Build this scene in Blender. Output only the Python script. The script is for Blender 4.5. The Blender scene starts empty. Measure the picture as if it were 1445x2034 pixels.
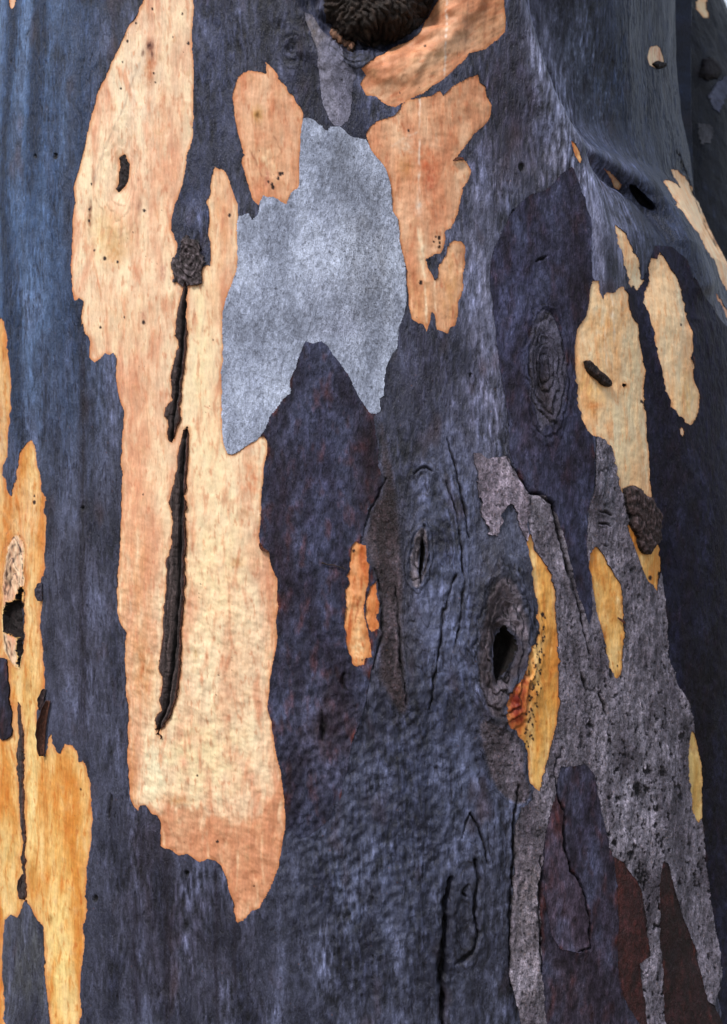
import bpy, math
import numpy as np

# ------------------------------------------------------------------ camera, sky, sun, exposure
scene = bpy.context.scene
SX = 0.90 / 1445.0            # metres per photo pixel on the plane y = 0
D = 1.90                      # camera to that plane
cam_d = bpy.data.cameras.new('camera')
cam = bpy.data.objects.new('camera', cam_d)
scene.collection.objects.link(cam)
cam.location = (0, -D, 0)
cam.rotation_euler = (math.radians(90), 0, 0)
cam_d.sensor_fit = 'HORIZONTAL'
cam_d.sensor_width = 36.0
cam_d.lens = 36.0 * D / 0.90
cam_d.clip_start = 0.05
cam_d.clip_end = 2000
cam_d.dof.use_dof = True
cam_d.dof.focus_distance = D + 0.03
cam_d.dof.aperture_fstop = 8.0
scene.camera = cam

SUN_EL, SUN_AZ = 50.0, -40.0   # azimuth: degrees to the left of straight behind the camera
world = bpy.data.worlds.new('World')
scene.world = world
world.use_nodes = True
wn = world.node_tree
wn.nodes.clear()
sky = wn.nodes.new('ShaderNodeTexSky')
sky.sky_type = 'NISHITA'
sky.sun_disc = False
sky.sun_elevation = math.radians(SUN_EL)
sky.sun_rotation = math.radians(180 - SUN_AZ)
sky.air_density = 1.0
sky.dust_density = 4.0
sky.ozone_density = 1.0
bgn = wn.nodes.new('ShaderNodeBackground')
bgn.inputs['Strength'].default_value = 0.058
won = wn.nodes.new('ShaderNodeOutputWorld')
cloud = wn.nodes.new('ShaderNodeMix')            # even overcast veil over the whole sky
cloud.data_type = 'RGBA'
cloud.inputs['Factor'].default_value = 0.6
for i_ in cloud.inputs:
    if i_.name == 'B' and i_.type == 'RGBA':
        i_.default_value = (7.6, 8.1, 8.9, 1)
    if i_.name == 'A' and i_.type == 'RGBA':
        wn.links.new(sky.outputs[0], i_)
wn.links.new([q for q in cloud.outputs if q.type == 'RGBA'][0], bgn.inputs[0])
wn.links.new(bgn.outputs[0], won.inputs[0])

sun_d = bpy.data.lights.new('sun', 'SUN')
sun_d.energy = 1.5
sun_d.angle = math.radians(11)
sun_d.color = (1.0, 0.96, 0.91)
sun = bpy.data.objects.new('sun', sun_d)
scene.collection.objects.link(sun)
sun.rotation_euler = (math.radians(90 - SUN_EL), 0, math.radians(SUN_AZ))
sun.location = (-2, -4, 4)

vs = scene.view_settings
vs.view_transform = 'Standard'
vs.look = 'None'
vs.gamma = 1.0
vs.exposure = 1.15
vs.use_curve_mapping = False

ALB = 0.92                     # photo colour to base colour

# ------------------------------------------------------------------ numpy helpers
rng = np.random.default_rng(11)
_perm = np.concatenate([rng.permutation(256)] * 2)
_ang = rng.uniform(0, 2 * np.pi, 256)
_gx, _gy = np.cos(_ang), np.sin(_ang)


def gn(x, y, seed=0):
    x = np.asarray(x, float) + seed * 17.31
    y = np.asarray(y, float) + seed * 5.77
    xf, yf = np.floor(x), np.floor(y)
    xi, yi = xf.astype(np.int64) & 255, yf.astype(np.int64) & 255
    fx, fy = x - xf, y - yf
    sx = fx * fx * fx * (fx * (fx * 6 - 15) + 10)
    sy = fy * fy * fy * (fy * (fy * 6 - 15) + 10)

    def c(ix, iy, dx, dy):
        h = _perm[_perm[(xi + ix) & 255] + ((yi + iy) & 255)]
        return _gx[h] * dx + _gy[h] * dy
    a = c(0, 0, fx, fy)
    b = c(1, 0, fx - 1, fy)
    d = c(0, 1, fx, fy - 1)
    e = c(1, 1, fx - 1, fy - 1)
    return 1.45 * ((a + (b - a) * sx) * (1 - sy) + (d + (e - d) * sx) * sy)


def fbm(x, y, o=4, seed=0, gain=0.5):
    s, a, t = 0.0, 1.0, 0.0
    for k in range(o):
        s = s + a * gn(x * 2 ** k, y * 2 ** k, seed + k * 3)
        t += a
        a *= gain
    return s / t * 1.3


def ss(a, b, x):
    t = np.clip((x - a) / (b - a), 0, 1)
    return t * t * (3 - 2 * t)


def lin(c):
    c = np.asarray(c, float) / 255.0
    return np.where(c <= 0.04045, c / 12.92, ((c + 0.055) / 1.055) ** 2.4)


def mix(c, col, w):
    col = np.asarray(col, float)
    w = np.clip(w, 0, 1)[:, None]
    return c * (1 - w) + col * w


def seg_dist(px, py, line):
    """distance to a polyline and the position 0..1 along it"""
    best = np.full(px.shape, 1e9)
    tpos = np.zeros(px.shape)
    L = np.asarray(line, float)
    n = len(L) - 1
    for k in range(n):
        a, b = L[k], L[k + 1]
        d = b - a
        t = np.clip(((px - a[0]) * d[0] + (py - a[1]) * d[1]) / (d @ d), 0, 1)
        q = np.hypot(px - a[0] - t * d[0], py - a[1] - t * d[1])
        m = q < best
        best = np.where(m, q, best)
        tpos = np.where(m, (k + t) / n, tpos)
    return best, tpos


def rough(poly, amp=0.08, seed=0, minlen=4.0):
    r = np.random.default_rng(seed + 5)
    p = [np.array(q, float) for q in poly]
    for _ in range(6):
        out, ch = [], False
        for k in range(len(p)):
            a, b = p[k], p[(k + 1) % len(p)]
            out.append(a)
            d = b - a
            L = math.hypot(*d)
            if L > minlen:
                ch = True
                nrm = np.array([-d[1], d[0]]) / L
                out.append((a + b) / 2 + nrm * np.clip(r.normal(), -1.8, 1.8) * amp * min(L, 26) * float(np.clip(0.75 + 1.9 * gn((a[0] + b[0]) / 150, (a[1] + b[1]) / 150, seed % 17), 0.15, 2.3)))
        p = out
        if not ch:
            break
    return np.array(p)


OX = OY = 170
RW, RH = 1445 + 2 * OX, 2034 + 2 * OY


def fill(poly, L, val):
    p = poly + np.array([OX, OY])
    x0, y0 = p[:, 0], p[:, 1]
    x1, y1 = np.roll(x0, -1), np.roll(y0, -1)
    for r in range(max(0, int(y0.min())), min(RH - 1, int(y0.max()) + 1) + 1):
        yc = r + 0.5
        m = ((y0 <= yc) & (y1 > yc)) | ((y1 <= yc) & (y0 > yc))
        if not m.any():
            continue
        xs = np.sort(x0[m] + (yc - y0[m]) / (y1[m] - y0[m]) * (x1[m] - x0[m]))
        for k in range(0, len(xs) - 1, 2):
            a = max(0, int(math.ceil(xs[k] - 0.5)))
            b = min(RW, int(math.ceil(xs[k + 1] - 0.5)))
            if b > a:
                L[r, a:b] = val


def box(a, r):
    for ax in (0, 1):
        p = np.pad(a, [(r + 1, r) if k == ax else (0, 0) for k in (0, 1)], mode='edge')
        c = np.cumsum(p, axis=ax)
        a = (np.take(c, range(2 * r + 1, c.shape[ax]), ax) - np.take(c, range(0, c.shape[ax] - 2 * r - 1), ax)) / (2 * r + 1)
    return a


def samp(img, px, py):
    x = np.clip(px + OX - 0.5, 0, RW - 1.001)
    y = np.clip(py + OY - 0.5, 0, RH - 1.001)
    i, j = y.astype(int), x.astype(int)
    fy, fx = y - i, x - j
    return (img[i, j] * (1 - fx) + img[i, j + 1] * fx) * (1 - fy) + (img[i + 1, j] * (1 - fx) + img[i + 1, j + 1] * fx) * fy


def to_px(P):
    dep = P[..., 1] + D
    return 722.5 + P[..., 0] / dep * D / SX, 1017 - P[..., 2] / dep * D / SX


# ------------------------------------------------------------------ materials (procedural, base colour from the bark pigment attribute)
def bark_material(name, rgh=0.6, spec=0.3, grain=(260, 260, 45), grain_amt=0.18, bump=0.35, bump_d=0.0012, fleck=(900, 900, 500), fleck_amt=0.12, pore=0.0):
    m = bpy.data.materials.new(name)
    m.use_nodes = True
    nt = m.node_tree
    N, K = nt.nodes, nt.links
    b = N['Principled BSDF']
    at = N.new('ShaderNodeAttribute')
    at.attribute_name = 'pigment'
    tc = N.new('ShaderNodeTexCoord')

    def noise(scale, det, rough_):
        mp = N.new('ShaderNodeMapping')
        mp.inputs['Scale'].default_value = scale
        K.new(tc.outputs['Object'], mp.inputs['Vector'])
        n = N.new('ShaderNodeTexNoise')
        n.inputs['Scale'].default_value = 1.0
        n.inputs['Detail'].default_value = det
        n.inputs['Roughness'].default_value = rough_
        K.new(mp.outputs[0], n.inputs['Vector'])
        return n
    n1 = noise(grain, 6, 0.62)
    n2 = noise(fleck, 4, 0.6)

    def remap(n, amt):
        r = N.new('ShaderNodeMapRange')
        r.inputs['From Min'].default_value = 0.3
        r.inputs['From Max'].default_value = 0.7
        r.inputs['To Min'].default_value = 1 - amt
        r.inputs['To Max'].default_value = 1 + amt
        K.new(n.outputs['Fac'], r.inputs['Value'])
        return r
    r1, r2 = remap(n1, grain_amt), remap(n2, fleck_amt)
    mu = N.new('ShaderNodeMath')
    mu.operation = 'MULTIPLY'
    K.new(r1.outputs[0], mu.inputs[0])
    K.new(r2.outputs[0], mu.inputs[1])
    vm = N.new('ShaderNodeVectorMath')
    vm.operation = 'SCALE'
    K.new(at.outputs['Color'], vm.inputs[0])
    K.new(mu.outputs[0], vm.inputs['Scale'])
    K.new(vm.outputs[0], b.inputs['Base Color'])
    b.inputs['Roughness'].default_value = rgh
    b.inputs['Specular IOR Level'].default_value = spec
    rr = remap(n1, 0.18)
    rm = N.new('ShaderNodeMath')
    rm.operation = 'MULTIPLY'
    rm.inputs[1].default_value = rgh
    K.new(rr.outputs[0], rm.inputs[0])
    K.new(rm.outputs[0], b.inputs['Roughness'])
    ad = N.new('ShaderNodeMath')
    ad.operation = 'MULTIPLY_ADD'
    ad.inputs[1].default_value = 0.5
    K.new(n2.outputs['Fac'], ad.inputs[0])
    K.new(n1.outputs['Fac'], ad.inputs[2])
    bp = N.new('ShaderNodeBump')
    bp.inputs['Strength'].default_value = bump
    bp.inputs['Distance'].default_value = bump_d
    K.new(ad.outputs[0], bp.inputs['Height'])
    K.new(bp.outputs[0], b.inputs['Normal'])
    return m


MAT = {
    'slate': bark_material('slate_bark', 0.42, 0.30, (240, 240, 70), 0.34, 1.0, 0.0030, (560, 560, 260), 0.30),
    'grey': bark_material('grey_bark', 0.66, 0.3, (280, 280, 120), 0.26, 1.0, 0.0028, (620, 620, 380), 0.28),
    'rough': bark_material('weathered_bark', 0.66, 0.3, (220, 220, 110), 0.42, 1.0, 0.0042, (560, 560, 380), 0.44),
    'pale': bark_material('fresh_pale_bark', 0.55, 0.28, (300, 300, 48), 0.09, 0.6, 0.0010, (520, 520, 260), 0.08),
    'strip': bark_material('charred_bark_strip', 0.62, 0.3, (300, 300, 60), 0.45, 1.0, 0.0040, (500, 500, 240), 0.35),
    'plate': bark_material('plate_bark', 0.55, 0.14, (240, 240, 70), 0.36, 1.0, 0.0032, (560, 560, 260), 0.34),
    'wood': bark_material('knot_wood', 0.62, 0.3, (200, 200, 80), 0.35, 1.0, 0.0035, (500, 500, 300), 0.3),
}

# ------------------------------------------------------------------ outlines traced on the photograph (photo pixels)
O_P1 = [(384,-110),(384,5),(386,12),(383,50),(381,60),(384,110),(385,160),(384,270),(379,290),(371,310),(368,340),(362,370),(353,395),(347,405),(341,440),(340,458),(345,462),(348,475),(353,483),(352,500),(347,512),(348,550),(372,560),(398,558),(402,535),(410,525),(417,527),(418,500),(417,480),(413,465),(416,440),(415,415),(410,398),(418,385),(421,350),(427,330),(432,334),(445,337),(455,355),(465,385),(473,405),(474,430),(472,475),(473,515),(468,545),(458,572),(448,600),(443,620),(442,660),(442,700),(441,800),(442,850),(445,880),(453,902),(462,903),(480,893),(495,882),(515,868),(525,866),(531,880),(531,900),(527,915),(524,930),(523,960),(519,990),(520,1010),(519,1030),(516,1050),(516,1075),(518,1085),(535,1096),(540,1125),(550,1145),(552,1165),(551,1190),(550,1240),(552,1265),(549,1290),(542,1320),(540,1340),(535,1380),(533,1410),(541,1435),(541,1450),(545,1470),(550,1500),(558,1530),(562,1560),(566,1590),(568,1620),(568,1645),(563,1665),(561,1680),(556,1705),(555,1720),(545,1745),(538,1765),(530,1778),(520,1795),(516,1803),(500,1810),(490,1822),(472,1834),(468,1828),(464,1795),(455,1770),(450,1745),(440,1720),(428,1710),(412,1706),(398,1713),(385,1705),(372,1697),(355,1700),(337,1687),(325,1685),(318,1680),(319,1655),(318,1630),(312,1620),(300,1617),(290,1600),(278,1600),(274,1612),(264,1602),(258,1585),(256,1550),(255,1520),(252,1500),(253,1460),(255,1430),(255,1410),(250,1380),(249,1340),(248,1310),(250,1290),(252,1255),(245,1248),(238,1235),(234,1210),(233,1170),(236,1130),(239,1110),(239,1080),(241,1040),(241,1000),(243,950),(240,915),(243,880),(246,850),(247,815),(240,800),(234,775),(231,745),(232,712),(225,700),(218,705),(210,702),(200,712),(188,720),(178,710),(179,680),(176,668),(168,662),(165,640),(161,655),(163,620),(167,598),(158,592),(150,598),(145,580),(142,545),(141,520),(143,480),(143,440),(146,410),(145,375),(148,360),(158,335),(165,305),(171,280),(178,245),(187,210),(193,185),(201,165),(218,130),(232,100),(247,70),(258,48),(272,30),(285,0),(312,-110)]
O_K1 = [(360,482),(374,466),(388,476),(398,490),(405,508),(403,532),(402,562),(389,567),(377,565),(372,569),(358,563),(345,561),(342,530),(345,511),(352,512),(358,518),(361,500)]
O_G1 = [(612,234),(623,237),(642,254),(651,260),(675,251),(689,263),(706,273),(727,277),(741,301),(757,318),(769,336),(776,360),(783,391),(783,405),(785,422),(795,433),(797,453),(802,492),(808,519),(807,561),(808,599),(803,623),(793,651),(789,692),(779,704),(770,723),(763,754),(763,786),(754,791),(756,817),(744,822),(734,820),(723,803),(713,789),(703,768),(692,744),(675,720),(661,704),(652,687),(640,678),(620,682),(607,678),(601,692),(592,713),(585,737),(576,756),(575,784),(557,801),(543,820),(530,844),(516,869),(500,892),(474,908),(450,908),(436,880),(434,700),(434,620),(450,572),(462,515),(465,429),(476,429),(495,424),(502,438),(514,425),(516,398),(525,380),(550,388),(568,395),(575,375),(586,368),(590,277),(594,236)]
O_P2 = [(495,140),(519,142),(530,147),(528,123),(550,144),(564,166),(573,183),(583,189),(594,209),(603,225),(602,239),(599,256),(597,287),(595,329),(594,372),(580,381),(569,405),(557,400),(543,391),(523,389),(514,408),(502,394),(492,363),(486,339),(480,322),(486,308),(479,284),(472,260),(466,228),(462,194),(466,173),(474,152),(485,144)]
O_G2 = [(633,114),(637,173),(642,208),(654,235),(665,249),(678,250),(692,239),(697,215),(701,173),(708,149),(692,128),(682,121),(680,95),(658,79),(637,59),(620,28),(606,24),(607,40),(623,80)]
O_P3 = [(718,135),(737,121),(761,106),(782,93),(806,85),(831,67),(848,38),(862,14),(870,0),(890,-70),(1000,-80),(1002,0),(1005,35),(1004,62),(987,80),(966,97),(952,100),(934,104),(924,118),(903,138),(879,159),(848,180),(820,194),(796,206),(786,213),(768,208),(756,201),(748,192),(727,189),(715,166),(727,149)]
O_P4 = [(798,208),(824,196),(858,190),(874,178),(881,190),(900,170),(934,152),(952,147),(954,163),(966,170),(967,187),(977,208),(976,228),(966,246),(952,258),(941,266),(924,291),(914,304),(903,317),(922,315),(936,337),(929,363),(915,398),(910,426),(896,453),(884,458),(884,484),(882,491),(876,504),(862,505),(846,514),(851,533),(864,557),(870,550),(872,526),(882,512),(889,491),(900,478),(917,479),(924,488),(922,536),(917,588),(910,599),(910,626),(905,647),(895,649),(890,663),(879,658),(867,654),(863,623),(858,620),(855,637),(848,658),(841,644),(831,642),(817,633),(812,606),(810,571),(805,526),(796,485),(792,450),(791,436),(780,419),(777,377),(768,339),(754,318),(744,308),(734,291),(727,266),(734,253),(751,239),(775,232),(791,221)]
O_P5 = [(3,630),(10,651),(16,675),(17,706),(21,727),(24,768),(22,796),(21,831),(17,865),(16,907),(7,924),(5,945),(14,967),(24,986),(27,960),(33,948),(38,900),(52,879),(62,874),(69,886),(74,928),(81,950),(83,960),(92,988),(93,1030),(90,1088),(88,1144),(86,1196),(81,1237),(85,1289),(90,1348),(90,1379),(78,1407),(78,1445),(79,1480),(89,1505),(100,1460),(104,1457),(112,1492),(120,1498),(129,1478),(145,1480),(156,1513),(166,1509),(174,1530),(181,1563),(185,1613),(183,1667),(176,1708),(172,1766),(170,1829),(168,1891),(162,1932),(158,2034),(155,2150),(104,2150),(100,2034),(93,1974),(89,1912),(87,1870),(85,1837),(73,1824),(62,1804),(50,1789),(42,1808),(33,1824),(21,1818),(10,1829),(6,1870),(5,1932),(8,1974),(12,2034),(14,2150),(-50,2150),(-70,1900),(-62,1500),(-74,1200),(-58,1000),(-66,800),(-40,690),(-12,640)]
O_K2 = [(4,1240),(7,1190),(9,1130),(16,1085),(27,1062),(38,1062),(47,1078),(51,1110),(50,1165),(49,1227),(48,1279),(41,1329),(31,1326),(18,1310),(6,1290)]
O_K2H = [(38,1171),(47,1165),(48,1227),(47,1279),(40,1327),(33,1317),(35,1268),(21,1261),(7,1255),(7,1220),(14,1196),(31,1192)]
O_B5 = [(-14,1312),(0,1306),(15,1310),(17,1355),(19,1386),(26,1414),(24,1441),(23,1463),(6,1471),(0,1460),(-12,1462),(-22,1440),(-20,1405),(-28,1370),(-20,1335)]
O_C3 = [(35,1395),(40,1400),(43,1434),(48,1459),(45,1517),(47,1600),(51,1667),(50,1733),(55,1791),(50,1790),(40,1774),(36,1750),(42,1725),(44,1667),(39,1559),(36,1517),(39,1467),(36,1430)]
O_C1 = [(372,560),(374,575),(372,602),(369,630),(370,671),(369,706),(363,748),(360,789),(358,824),(349,858),(341,881),(334,874),(334,806),(341,761),(346,720),(351,671),(353,626),(358,599),(365,578),(367,560)]
O_C2 = [(372,844),(375,865),(374,900),(370,948),(372,967),(367,1019),(370,1064),(369,1099),(367,1192),(360,1261),(360,1313),(356,1355),(346,1400),(337,1427),(324,1445),(320,1469),(311,1459),(311,1438),(324,1410),(318,1393),(325,1348),(318,1331),(320,1303),(327,1261),(325,1227),(332,1158),(336,1106),(343,1071),(346,1040),(343,1012),(337,998),(341,981),(346,964),(349,948),(355,900),(360,879),(365,855)]
O_H1 = [(239,308),(249,306),(251,318),(257,325),(254,353),(244,372),(234,382),(228,374),(234,353),(237,332),(235,315)]
O_P6 = [(1177,557),(1189,557),(1192,581),(1198,595),(1206,580),(1217,581),(1229,571),(1239,569),(1246,578),(1251,606),(1262,637),(1270,675),(1277,710),(1281,761),(1284,824),(1288,883),(1291,950),(1296,985),(1298,1004),(1270,1010),(1250,1030),(1243,1019),(1236,981),(1227,948),(1220,910),(1215,886),(1201,872),(1187,867),(1173,862),(1163,848),(1154,817),(1144,793),(1142,744),(1141,692),(1146,654),(1163,630),(1170,602),(1172,575)]
O_F1 = [(1159,718),(1170,716),(1180,727),(1198,744),(1211,758),(1210,767),(1201,768),(1184,754),(1166,739)]
O_H6 = [(1236,764),(1240,761),(1246,763),(1246,768),(1240,770)]
O_F2 = [(1237,971),(1256,964),(1270,974),(1277,985),(1291,988),(1298,1009),(1308,1040),(1312,1071),(1298,1085),(1288,1102),(1277,1100),(1267,1085),(1265,1068),(1253,1047),(1243,1012)]
O_P7 = [(1293,512),(1305,514),(1310,500),(1322,514),(1333,536),(1346,557),(1355,578),(1362,606),(1367,637),(1376,661),(1378,699),(1372,710),(1379,748),(1391,782),(1388,817),(1376,843),(1364,841),(1357,831),(1343,817),(1329,789),(1319,761),(1312,727),(1301,685),(1294,647),(1282,609),(1282,578),(1288,550),(1289,530)]
O_P19 = [(1353,848),(1357,853),(1358,862),(1355,867),(1350,863),(1349,853)]
O_P8 = [(1222,446),(1232,453),(1246,474),(1256,492),(1270,526),(1280,557),(1275,564),(1267,578),(1260,571),(1253,568),(1246,540),(1239,523),(1230,491),(1223,460)]
O_P9 = [(1333,336),(1348,337),(1358,349),(1367,363),(1384,377),(1398,391),(1407,408),(1414,422),(1398,417),(1410,443),(1429,474),(1445,500),(1470,560),(1476,620),(1466,620),(1445,580),(1429,550),(1409,502),(1391,471),(1377,450),(1367,436),(1352,415),(1341,408),(1345,401),(1334,384),(1319,360),(1322,356),(1336,360),(1352,372),(1339,353)]
O_P20 = [(1422,581),(1434,598),(1447,618),(1462,648),(1456,652),(1443,630),(1433,606),(1424,592)]
O_P10 = [(1291,92),(1305,89),(1313,95),(1317,111),(1320,126),(1305,123),(1296,128),(1303,136),(1291,130),(1286,114)]
O_F10 = [(1295,128),(1305,121),(1319,125),(1321,131),(1310,136),(1303,136)]
O_P16 = [(1133,278),(1142,284),(1150,298),(1155,318),(1150,325),(1141,308)]
O_P17 = [(1201,334),(1213,341),(1225,353),(1236,367),(1230,377),(1220,372),(1215,356)]
O_H2 = [(1243,362),(1263,367),(1284,388),(1305,412),(1308,426),(1294,419),(1270,405),(1256,388)]
O_P11 = [(708,1075),(715,1080),(727,1083),(729,1116),(735,1120),(732,1158),(727,1175),(723,1213),(727,1234),(732,1254),(737,1282),(739,1306),(725,1308),(723,1320),(708,1325),(699,1313),(692,1293),(689,1261),(684,1248),(687,1192),(689,1144),(694,1123),(696,1099)]
O_P11b = [(748,1156),(749,1185),(753,1213),(753,1248),(739,1256),(732,1248),(726,1220),(730,1185),(735,1165)]
O_P12 = [(1054,1059),(1057,1071),(1061,1092),(1076,1109),(1090,1133),(1099,1158),(1104,1189),(1106,1244),(1108,1296),(1109,1331),(1113,1400),(1107,1434),(1094,1488),(1084,1530),(1071,1573),(1061,1565),(1051,1546),(1048,1500),(1038,1471),(1024,1449),(1011,1446),(1004,1427),(1006,1393),(1021,1365),(1038,1341),(1045,1317),(1052,1282),(1064,1279),(1068,1248),(1066,1213),(1061,1185),(1057,1158),(1054,1123),(1049,1102),(1045,1078)]
O_P13 = [(1184,1085),(1194,1095),(1208,1123),(1222,1144),(1234,1161),(1237,1192),(1239,1223),(1237,1272),(1236,1324),(1227,1348),(1217,1346),(1208,1324),(1203,1282),(1192,1244),(1184,1210),(1177,1171),(1173,1137),(1172,1099)]
O_P14 = [(1372,1451),(1381,1457),(1389,1488),(1397,1525),(1398,1580),(1397,1625),(1389,1635),(1381,1627),(1372,1567),(1367,1513),(1369,1476)]
O_K4 = [(995,1135),(1020,1150),(1040,1190),(1050,1235),(1053,1280),(1044,1315),(1022,1358),(1004,1392),(1004,1432),(985,1440),(962,1410),(948,1360),(942,1310),(948,1250),(960,1195),(975,1155)]
O_K4H = [(1002,1241),(1019,1261),(1025,1296),(1019,1313),(1004,1334),(987,1358),(978,1331),(980,1296),(990,1261)]
O_K3 = [(1075,612),(1092,616),(1106,640),(1118,680),(1126,730),(1122,790),(1108,835),(1094,850),(1082,845),(1073,870),(1062,830),(1050,780),(1047,720),(1052,660),(1062,628)]
O_K5 = [(838,1044),(848,1050),(853,1085),(850,1120),(843,1150),(832,1170),(818,1166),(812,1140),(813,1105),(821,1070)]
O_STUB = [(640,-160),(860,-160),(868,-60),(862,0),(850,30),(830,58),(800,76),(765,85),(735,88),(708,80),(690,90),(684,70),(668,62),(652,40),(645,10),(640,-40)]
O_D1 = [(1135,332),(1114,346),(1090,374),(1063,384),(1031,405),(1014,426),(997,460),(981,498),(974,519),(974,571),(983,640),(990,710),(997,761),(1007,813),(1011,900),(1030,945),(1052,980),(1085,985),(1105,1020),(1120,1070),(1135,1130),(1150,1190),(1168,1240),(1176,1220),(1172,1150),(1165,1075),(1166,1020),(1180,960),(1182,900),(1176,850),(1165,800),(1160,700),(1175,620),(1180,557),(1175,547),(1175,450),(1173,432),(1153,377),(1139,336)]
O_D2 = [(590,660),(640,664),(660,680),(690,715),(720,770),(744,808),(752,850),(757,900),(765,950),(760,985),(735,1010),(722,1050),(722,1090),(745,1130),(757,1250),(737,1330),(725,1400),(700,1470),(690,1530),(660,1620),(640,1640),(615,1660),(595,1665),(575,1650),(555,1640),(548,1590),(530,1450),(520,1380),(530,1200),(500,1050),(515,880),(530,820),(565,756),(580,713)]
O_D5 = [(1240,575),(1255,640),(1270,760),(1280,950),(1290,1010),(1300,1100),(1300,1150),(1305,1240),(1315,1320),(1335,1380),(1355,1420),(1365,1500),(1372,1600),(1388,1700),(1395,1790),(1415,1900),(1418,1950),(1430,2000),(1445,2150),(1600,2150),(1600,760),(1500,690),(1440,645),(1400,590),(1365,520),(1335,490),(1300,488),(1285,540),(1265,570)]
O_D3 = [(1112,1515),(1165,1512),(1190,1545),(1200,1595),(1214,1662),(1222,1702),(1228,1760),(1228,1850),(1225,1920),(1240,1990),(1285,2034),(1285,2150),(1075,2150),(1075,2034),(1068,1930),(1066,1870),(1062,1790),(1065,1720),(1072,1660),(1082,1620),(1094,1590),(1098,1545)]
O_D3B = [(1100,1570),(1110,1590),(1119,1620),(1124,1692),(1133,1730),(1149,1746),(1166,1788),(1172,1830),(1170,1884),(1148,1893),(1112,1885),(1096,1860),(1084,1800),(1078,1720),(1084,1650),(1092,1612)]
O_D4A = [(1216,1695),(1245,1710),(1270,1745),(1285,1780),(1295,1850),(1302,1900),(1280,1915),(1285,1960),(1295,2034),(1296,2150),(1285,2150),(1270,2034),(1240,1985),(1226,1920),(1228,1850),(1226,1760)]
O_D4B = [(1300,1760),(1312,1700),(1330,1702),(1350,1770),(1365,1820),(1385,1870),(1400,1930),(1415,1990),(1450,2060),(1450,2150),(1312,2150),(1312,2034),(1308,1930),(1300,1850)]
O_G3 = [(1052,984),(1078,978),(1098,1000),(1112,1040),(1165,1060),(1168,1010),(1183,950),(1186,860),(1215,870),(1240,950),(1262,1040),(1290,1100),(1315,1140),(1325,1240),(1327,1300),(1345,1360),(1370,1400),(1378,1440),(1390,1500),(1396,1600),(1400,1700),(1410,1790),(1430,1900),(1432,1950),(1420,1998),(1405,1990),(1390,1930),(1375,1870),(1355,1820),(1340,1770),(1325,1715),(1315,1710),(1308,1760),(1310,1850),(1318,1930),(1322,2034),(1322,2150),(1290,2150),(1285,2034),(1275,1960),(1270,1915),(1292,1900),(1285,1850),(1275,1780),(1262,1745),(1240,1715),(1215,1700),(1205,1660),(1190,1590),(1180,1540),(1165,1520),(1115,1522),(1105,1545),(1100,1590),(1090,1620),(1082,1660),(1075,1720),(1072,1790),(1076,1870),(1075,1930),(1080,1990),(1085,2034),(1085,2150),(1040,2150),(1035,2034),(1012,1940),(1013,1860),(1018,1790),(1022,1720),(1024,1640),(1034,1600),(1060,1570),(1085,1500),(1098,1400),(1090,1200),(1070,1110),(1056,1072),(1048,1030)]
O_G6 = [(940,900),(970,912),(1004,905),(1014,918),(1032,945),(1048,968),(1052,990),(1048,1030),(1046,1075),(1030,1045),(1015,1000),(995,1020),(985,1065),(968,1060),(958,1000),(948,950)]
O_W4 = [(945,1440),(960,1420),(1000,1440),(1015,1450),(1038,1472),(1048,1500),(1050,1545),(1060,1566),(1058,1590),(1034,1605),(1012,1595),(985,1570),(968,1540),(955,1490)]
O_S1 = [(1386,-20),(1404,-20),(1406,0),(1409,35),(1398,36),(1384,17)]
O_S2 = [(1388,150),(1398,118),(1412,115),(1425,125),(1434,142),(1424,155),(1405,160)]
O_S3 = [(1408,190),(1425,165),(1444,150),(1446,180),(1436,205),(1428,224),(1418,215)]
O_S4 = [(1386,245),(1412,248),(1418,265),(1410,285),(1394,287),(1388,270)]

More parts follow.
